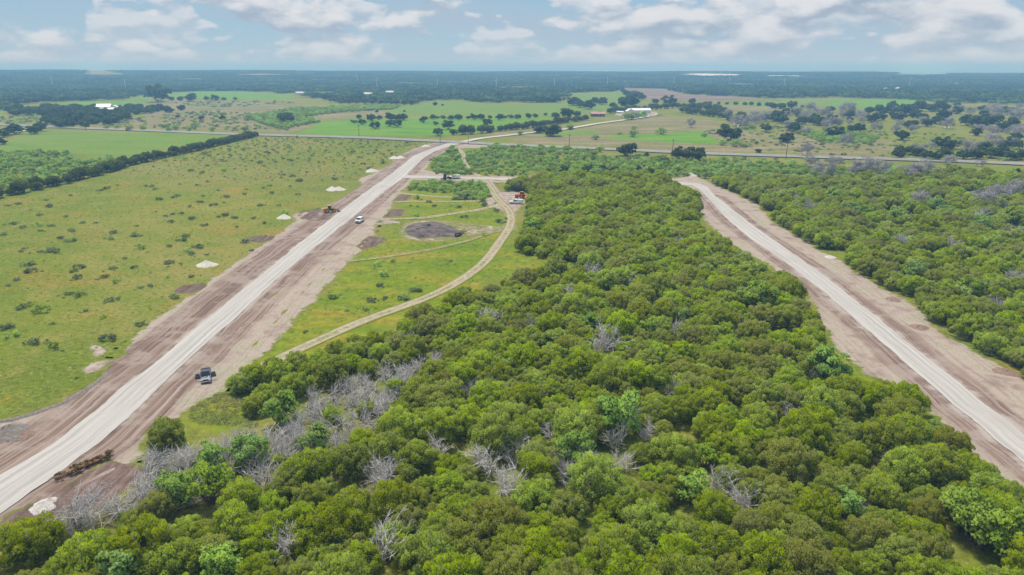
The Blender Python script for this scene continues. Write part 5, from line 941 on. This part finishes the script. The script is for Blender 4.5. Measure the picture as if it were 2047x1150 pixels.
# charred logs on the burnt ground
for i, (px, py, L_, r_, a) in enumerate([(915, 470, 2.2, .28, .7), (919, 473, 2.6, .3, 1.1), (923, 468, 2.0, .22, .2), (926, 464, 2.2, .16, -.2), (911, 474, 1.6, .3, 2.0), (858, 453, 1.4, .2, .9), (835, 461, 1.8, .12, -.5)]):
    P_ = G(px, py); o = link('charred_log', tmesh('charred_log', tube([(-L_ / 2, 0, 0), (-L_ / 2 + .02, 0, 0), (-.2, .1, .06), (L_ / 2, -.05, .12), (L_ / 2 + .01, -.05, .12)], [.02, r_, r_ * .9, r_ * .7, .02], 8), p_char), None, (P_[0], P_[1], .12 + r_ * .8 + (.3 if i > 4 else 0)), (0, .08, a))
    tag(o, ['charred log at the middle of the burnt wood pile', 'thickest charred log at the front of the burnt wood pile', 'charred log at the back of the burnt wood pile', 'thin charred pole pointing away from the burnt pile', 'short charred stump at the left end of the burnt pile', 'lone charred log at the back rim of the burnt ground', 'thin charred stick lying on the brown end of the burnt ground'][i], 'log', 'charred wood on the burnt ground')
# utility poles on the highway, pale steel poles far off
def pole(px, py, hgt, lb):
    P_ = G(px, py); t = thing('utility_pole', lb, 'pole', P_[0], P_[1], -.25, .0, 'utility poles along the highway')
    MB().cyl((0, 0, hgt / 2), .22, hgt, 'z', 10, .15).build('post', p_pole, t); MB().box((0, .2, hgt - .7), (2.4, .14, .16)).build('crossarm', p_pole, t)
    for x in (-1.05, .5, 1.05): MB().cyl((x, .2, hgt - .5), .07, .24, 'z', 8, .04).build('insulator', p_porc, t)
    MB().cyl((.34, -.1, hgt - 2.2), .22, .7, 'z', 10).build('transformer', p_galv, t)
for a in [(718, 274, 9.5, 'utility pole beside the bright green field left of the road junction'), (880, 286, 9.5, 'utility pole just left of the highway junction'), (936, 289, 9, 'utility pole just right of the highway junction'), (1138, 297, 9.5, 'utility pole behind the mesquite thicket, first right of the junction poles'), (1344, 310, 10, 'utility pole beside the dark oak clump on the highway'), (1571, 317, 9.5, 'utility pole on the highway before the eastern scrub'), (2033, 321, 10, 'utility pole at the right edge by the oaks'), (172, 262, 9.5, 'utility pole at the far left stretch of highway')]: pole(*a)
for i, (px, py) in enumerate(sorted([(1108, 178), (1214, 173), (754, 180), (875, 178), (992, 180), (252, 181), (106, 174), (1346, 173), (1457, 173), (1817, 177), (1567, 176), (715, 166)])):
    P_ = G(px, py); hgt = 26 * (.9 + .2 * rng.random()); t = thing('steel_pole', 'pale steel power pole rising from the far woodland, %s from the left' % ordn(i + 1), 'pole', P_[0], P_[1], .1, float(terr(*P_)), 'steel power poles in the far woodland')
    MB().cyl((0, 0, hgt / 2), .75, hgt, 'z', 10, .4).build('mast', p_galv, t); MB().box((0, 0, hgt - 2), (7, .4, .4)).box((0, 0, hgt - 6), (9, .4, .4)).build('crossarm', p_galv, t)
# fence posts along the highway and pasture
def gable(t, cx, cy, w, d, h, rh, wm, rm, ov=.5, ang=0.0, win=()):
    R3 = Matrix.Rotation(ang, 3, 'Z'); 
    def tr_(mb): mb.V = [tuple(R3 @ Vector(v) + Vector((cx, cy, 0))) for v in mb.V]; return mb
    tr_(MB().add([(-w / 2, -d / 2, 0), (w / 2, -d / 2, 0), (w / 2, d / 2, 0), (-w / 2, d / 2, 0), (-w / 2, -d / 2, h), (w / 2, -d / 2, h), (w / 2, d / 2, h), (-w / 2, d / 2, h), (-w / 2, 0, h + rh), (w / 2, 0, h + rh)], [(0, 1, 5, 4), (2, 3, 7, 6), (1, 2, 6, 9, 5), (3, 0, 4, 8, 7)])).build('wall', wm, t)
    for sg in (-1, 1):
        a, b = (0, h + rh + .15), (sg * (d / 2 + ov), h - rh * ov / (d / 2) + .15)
        tr_(MB().prism([(a[0], a[1]), (b[0], b[1]), (b[0], b[1] + .14), (a[0], a[1] + .14)], -w / 2 - ov, w / 2 + ov)).build('roof', rm, t)
    for (x, z, ww, hh, nm, mm) in win:
        f = tr_(MB().box((x, -d / 2 - .03, z), (ww + .24, .06, hh + .24))).build(nm, p_white, t); tr_(MB().box((x, -d / 2 - .08, z), (ww, .06, hh))).build('pane' if nm == 'window' else 'panel', mm, f)
WN = lambda xs, z=1.6: [(x, z, 1.2, 1.2, 'window', p_glass) for x in xs]
P_ = G(208, 222.5); t = thing('farmhouse', 'white two storey farmhouse with stepped metal roofs among the western oaks', 'house', P_[0], P_[1], .25, .3)
gable(t, 0, 0, 17, 10, 5.6, 2.6, p_wall, p_roofw, .8, 0, WN((-6, -3, 3, 6), 4.2) + WN((-6, 6)) + [(0, 1.1, 1.4, 2.2, 'door', p_brownw)]); gable(t, 4, -8, 20, 6, 2.7, 1.3, p_wall, p_roofw, .8, 0, WN((-7, -3, 3, 7))); gable(t, 12.5, 0, 8, 9, 4.2, 2.4, p_wall, p_roofw, .6, math.pi / 2)
P_ = G(1280, 228); t = thing('farm_building', 'long white metal roofed farm building behind green trees', 'barn', P_[0], P_[1], .12, .85)
gable(t, 0, 0, 22, 9, 3.6, 1.9, p_wall, p_roofw, .6, 0, [(-7, 1.6, 4, 3.2, 'door', p_galv), (6, 1.6, 4, 3.2, 'door', p_galv)] + WN((0,), 2.2))
P_ = G(1257, 229.5); t = thing('farm_annex', 'small white gabled annex at the left end of the farm building', 'house', P_[0], P_[1] - 6, .12 + math.pi / 2, .85); gable(t, 0, 0, 9, 8, 3.6, 2.6, p_wall, p_roofw, .5, 0, WN((-2, 2)))
P_ = G(1194.5, 233); t = thing('shed', 'low shed with faded red roof standing left of the farm', 'shed', P_[0], P_[1], .05, .3); gable(t, 0, 0, 15, 8, 2.8, 1.8, p_brownw, p_roofr, .7, 0, [(-4, 1.3, 3, 2.4, 'door', p_black), (3, 1.3, 3, 2.4, 'door', p_black)])
P_ = G(1239, 230); t = thing('carport', 'small pale open carport between the red shed and the farm', 'carport', P_[0], P_[1], .1, .85)
for x in (-3, 3):
    for y in (-2.5, 2.5): MB().cyl((x, y, 1.3), .1, 2.6, 'z', 8).build('post', p_galv, t)
MB().prism([(-3.2, 2.6), (0, 3.4), (3.2, 2.6), (3.2, 2.72), (0, 3.52), (-3.2, 2.72)], -4, 4).build('roof', p_roofw, t)
for i, (px, py, lb) in enumerate([(736, 196.5, 'pale roofed house at the front of the far wood, left one'), (779, 192.5, 'pale roofed house deeper in the far wood, right one'), (599, 194.5, 'small pale house beside the far hay clearing'), (1910, 173, 'pale roofed house high on the far wooded slope'), (1770, 184.5, 'white house at the far edge of the eastern wood, left of two'), (1795, 184, 'white house at the far edge of the eastern wood, right of two')]):
    P_ = G(px, py); t = thing('house', lb, 'house', P_[0], P_[1], .3 * i, float(terr(*P_)) + 4.0, 'far houses in the woodland'); gable(t, 0, 0, 13, 8, 3.2, 2.2, p_wall, p_roofg, .6, 0, WN((-4, 0, 4)))
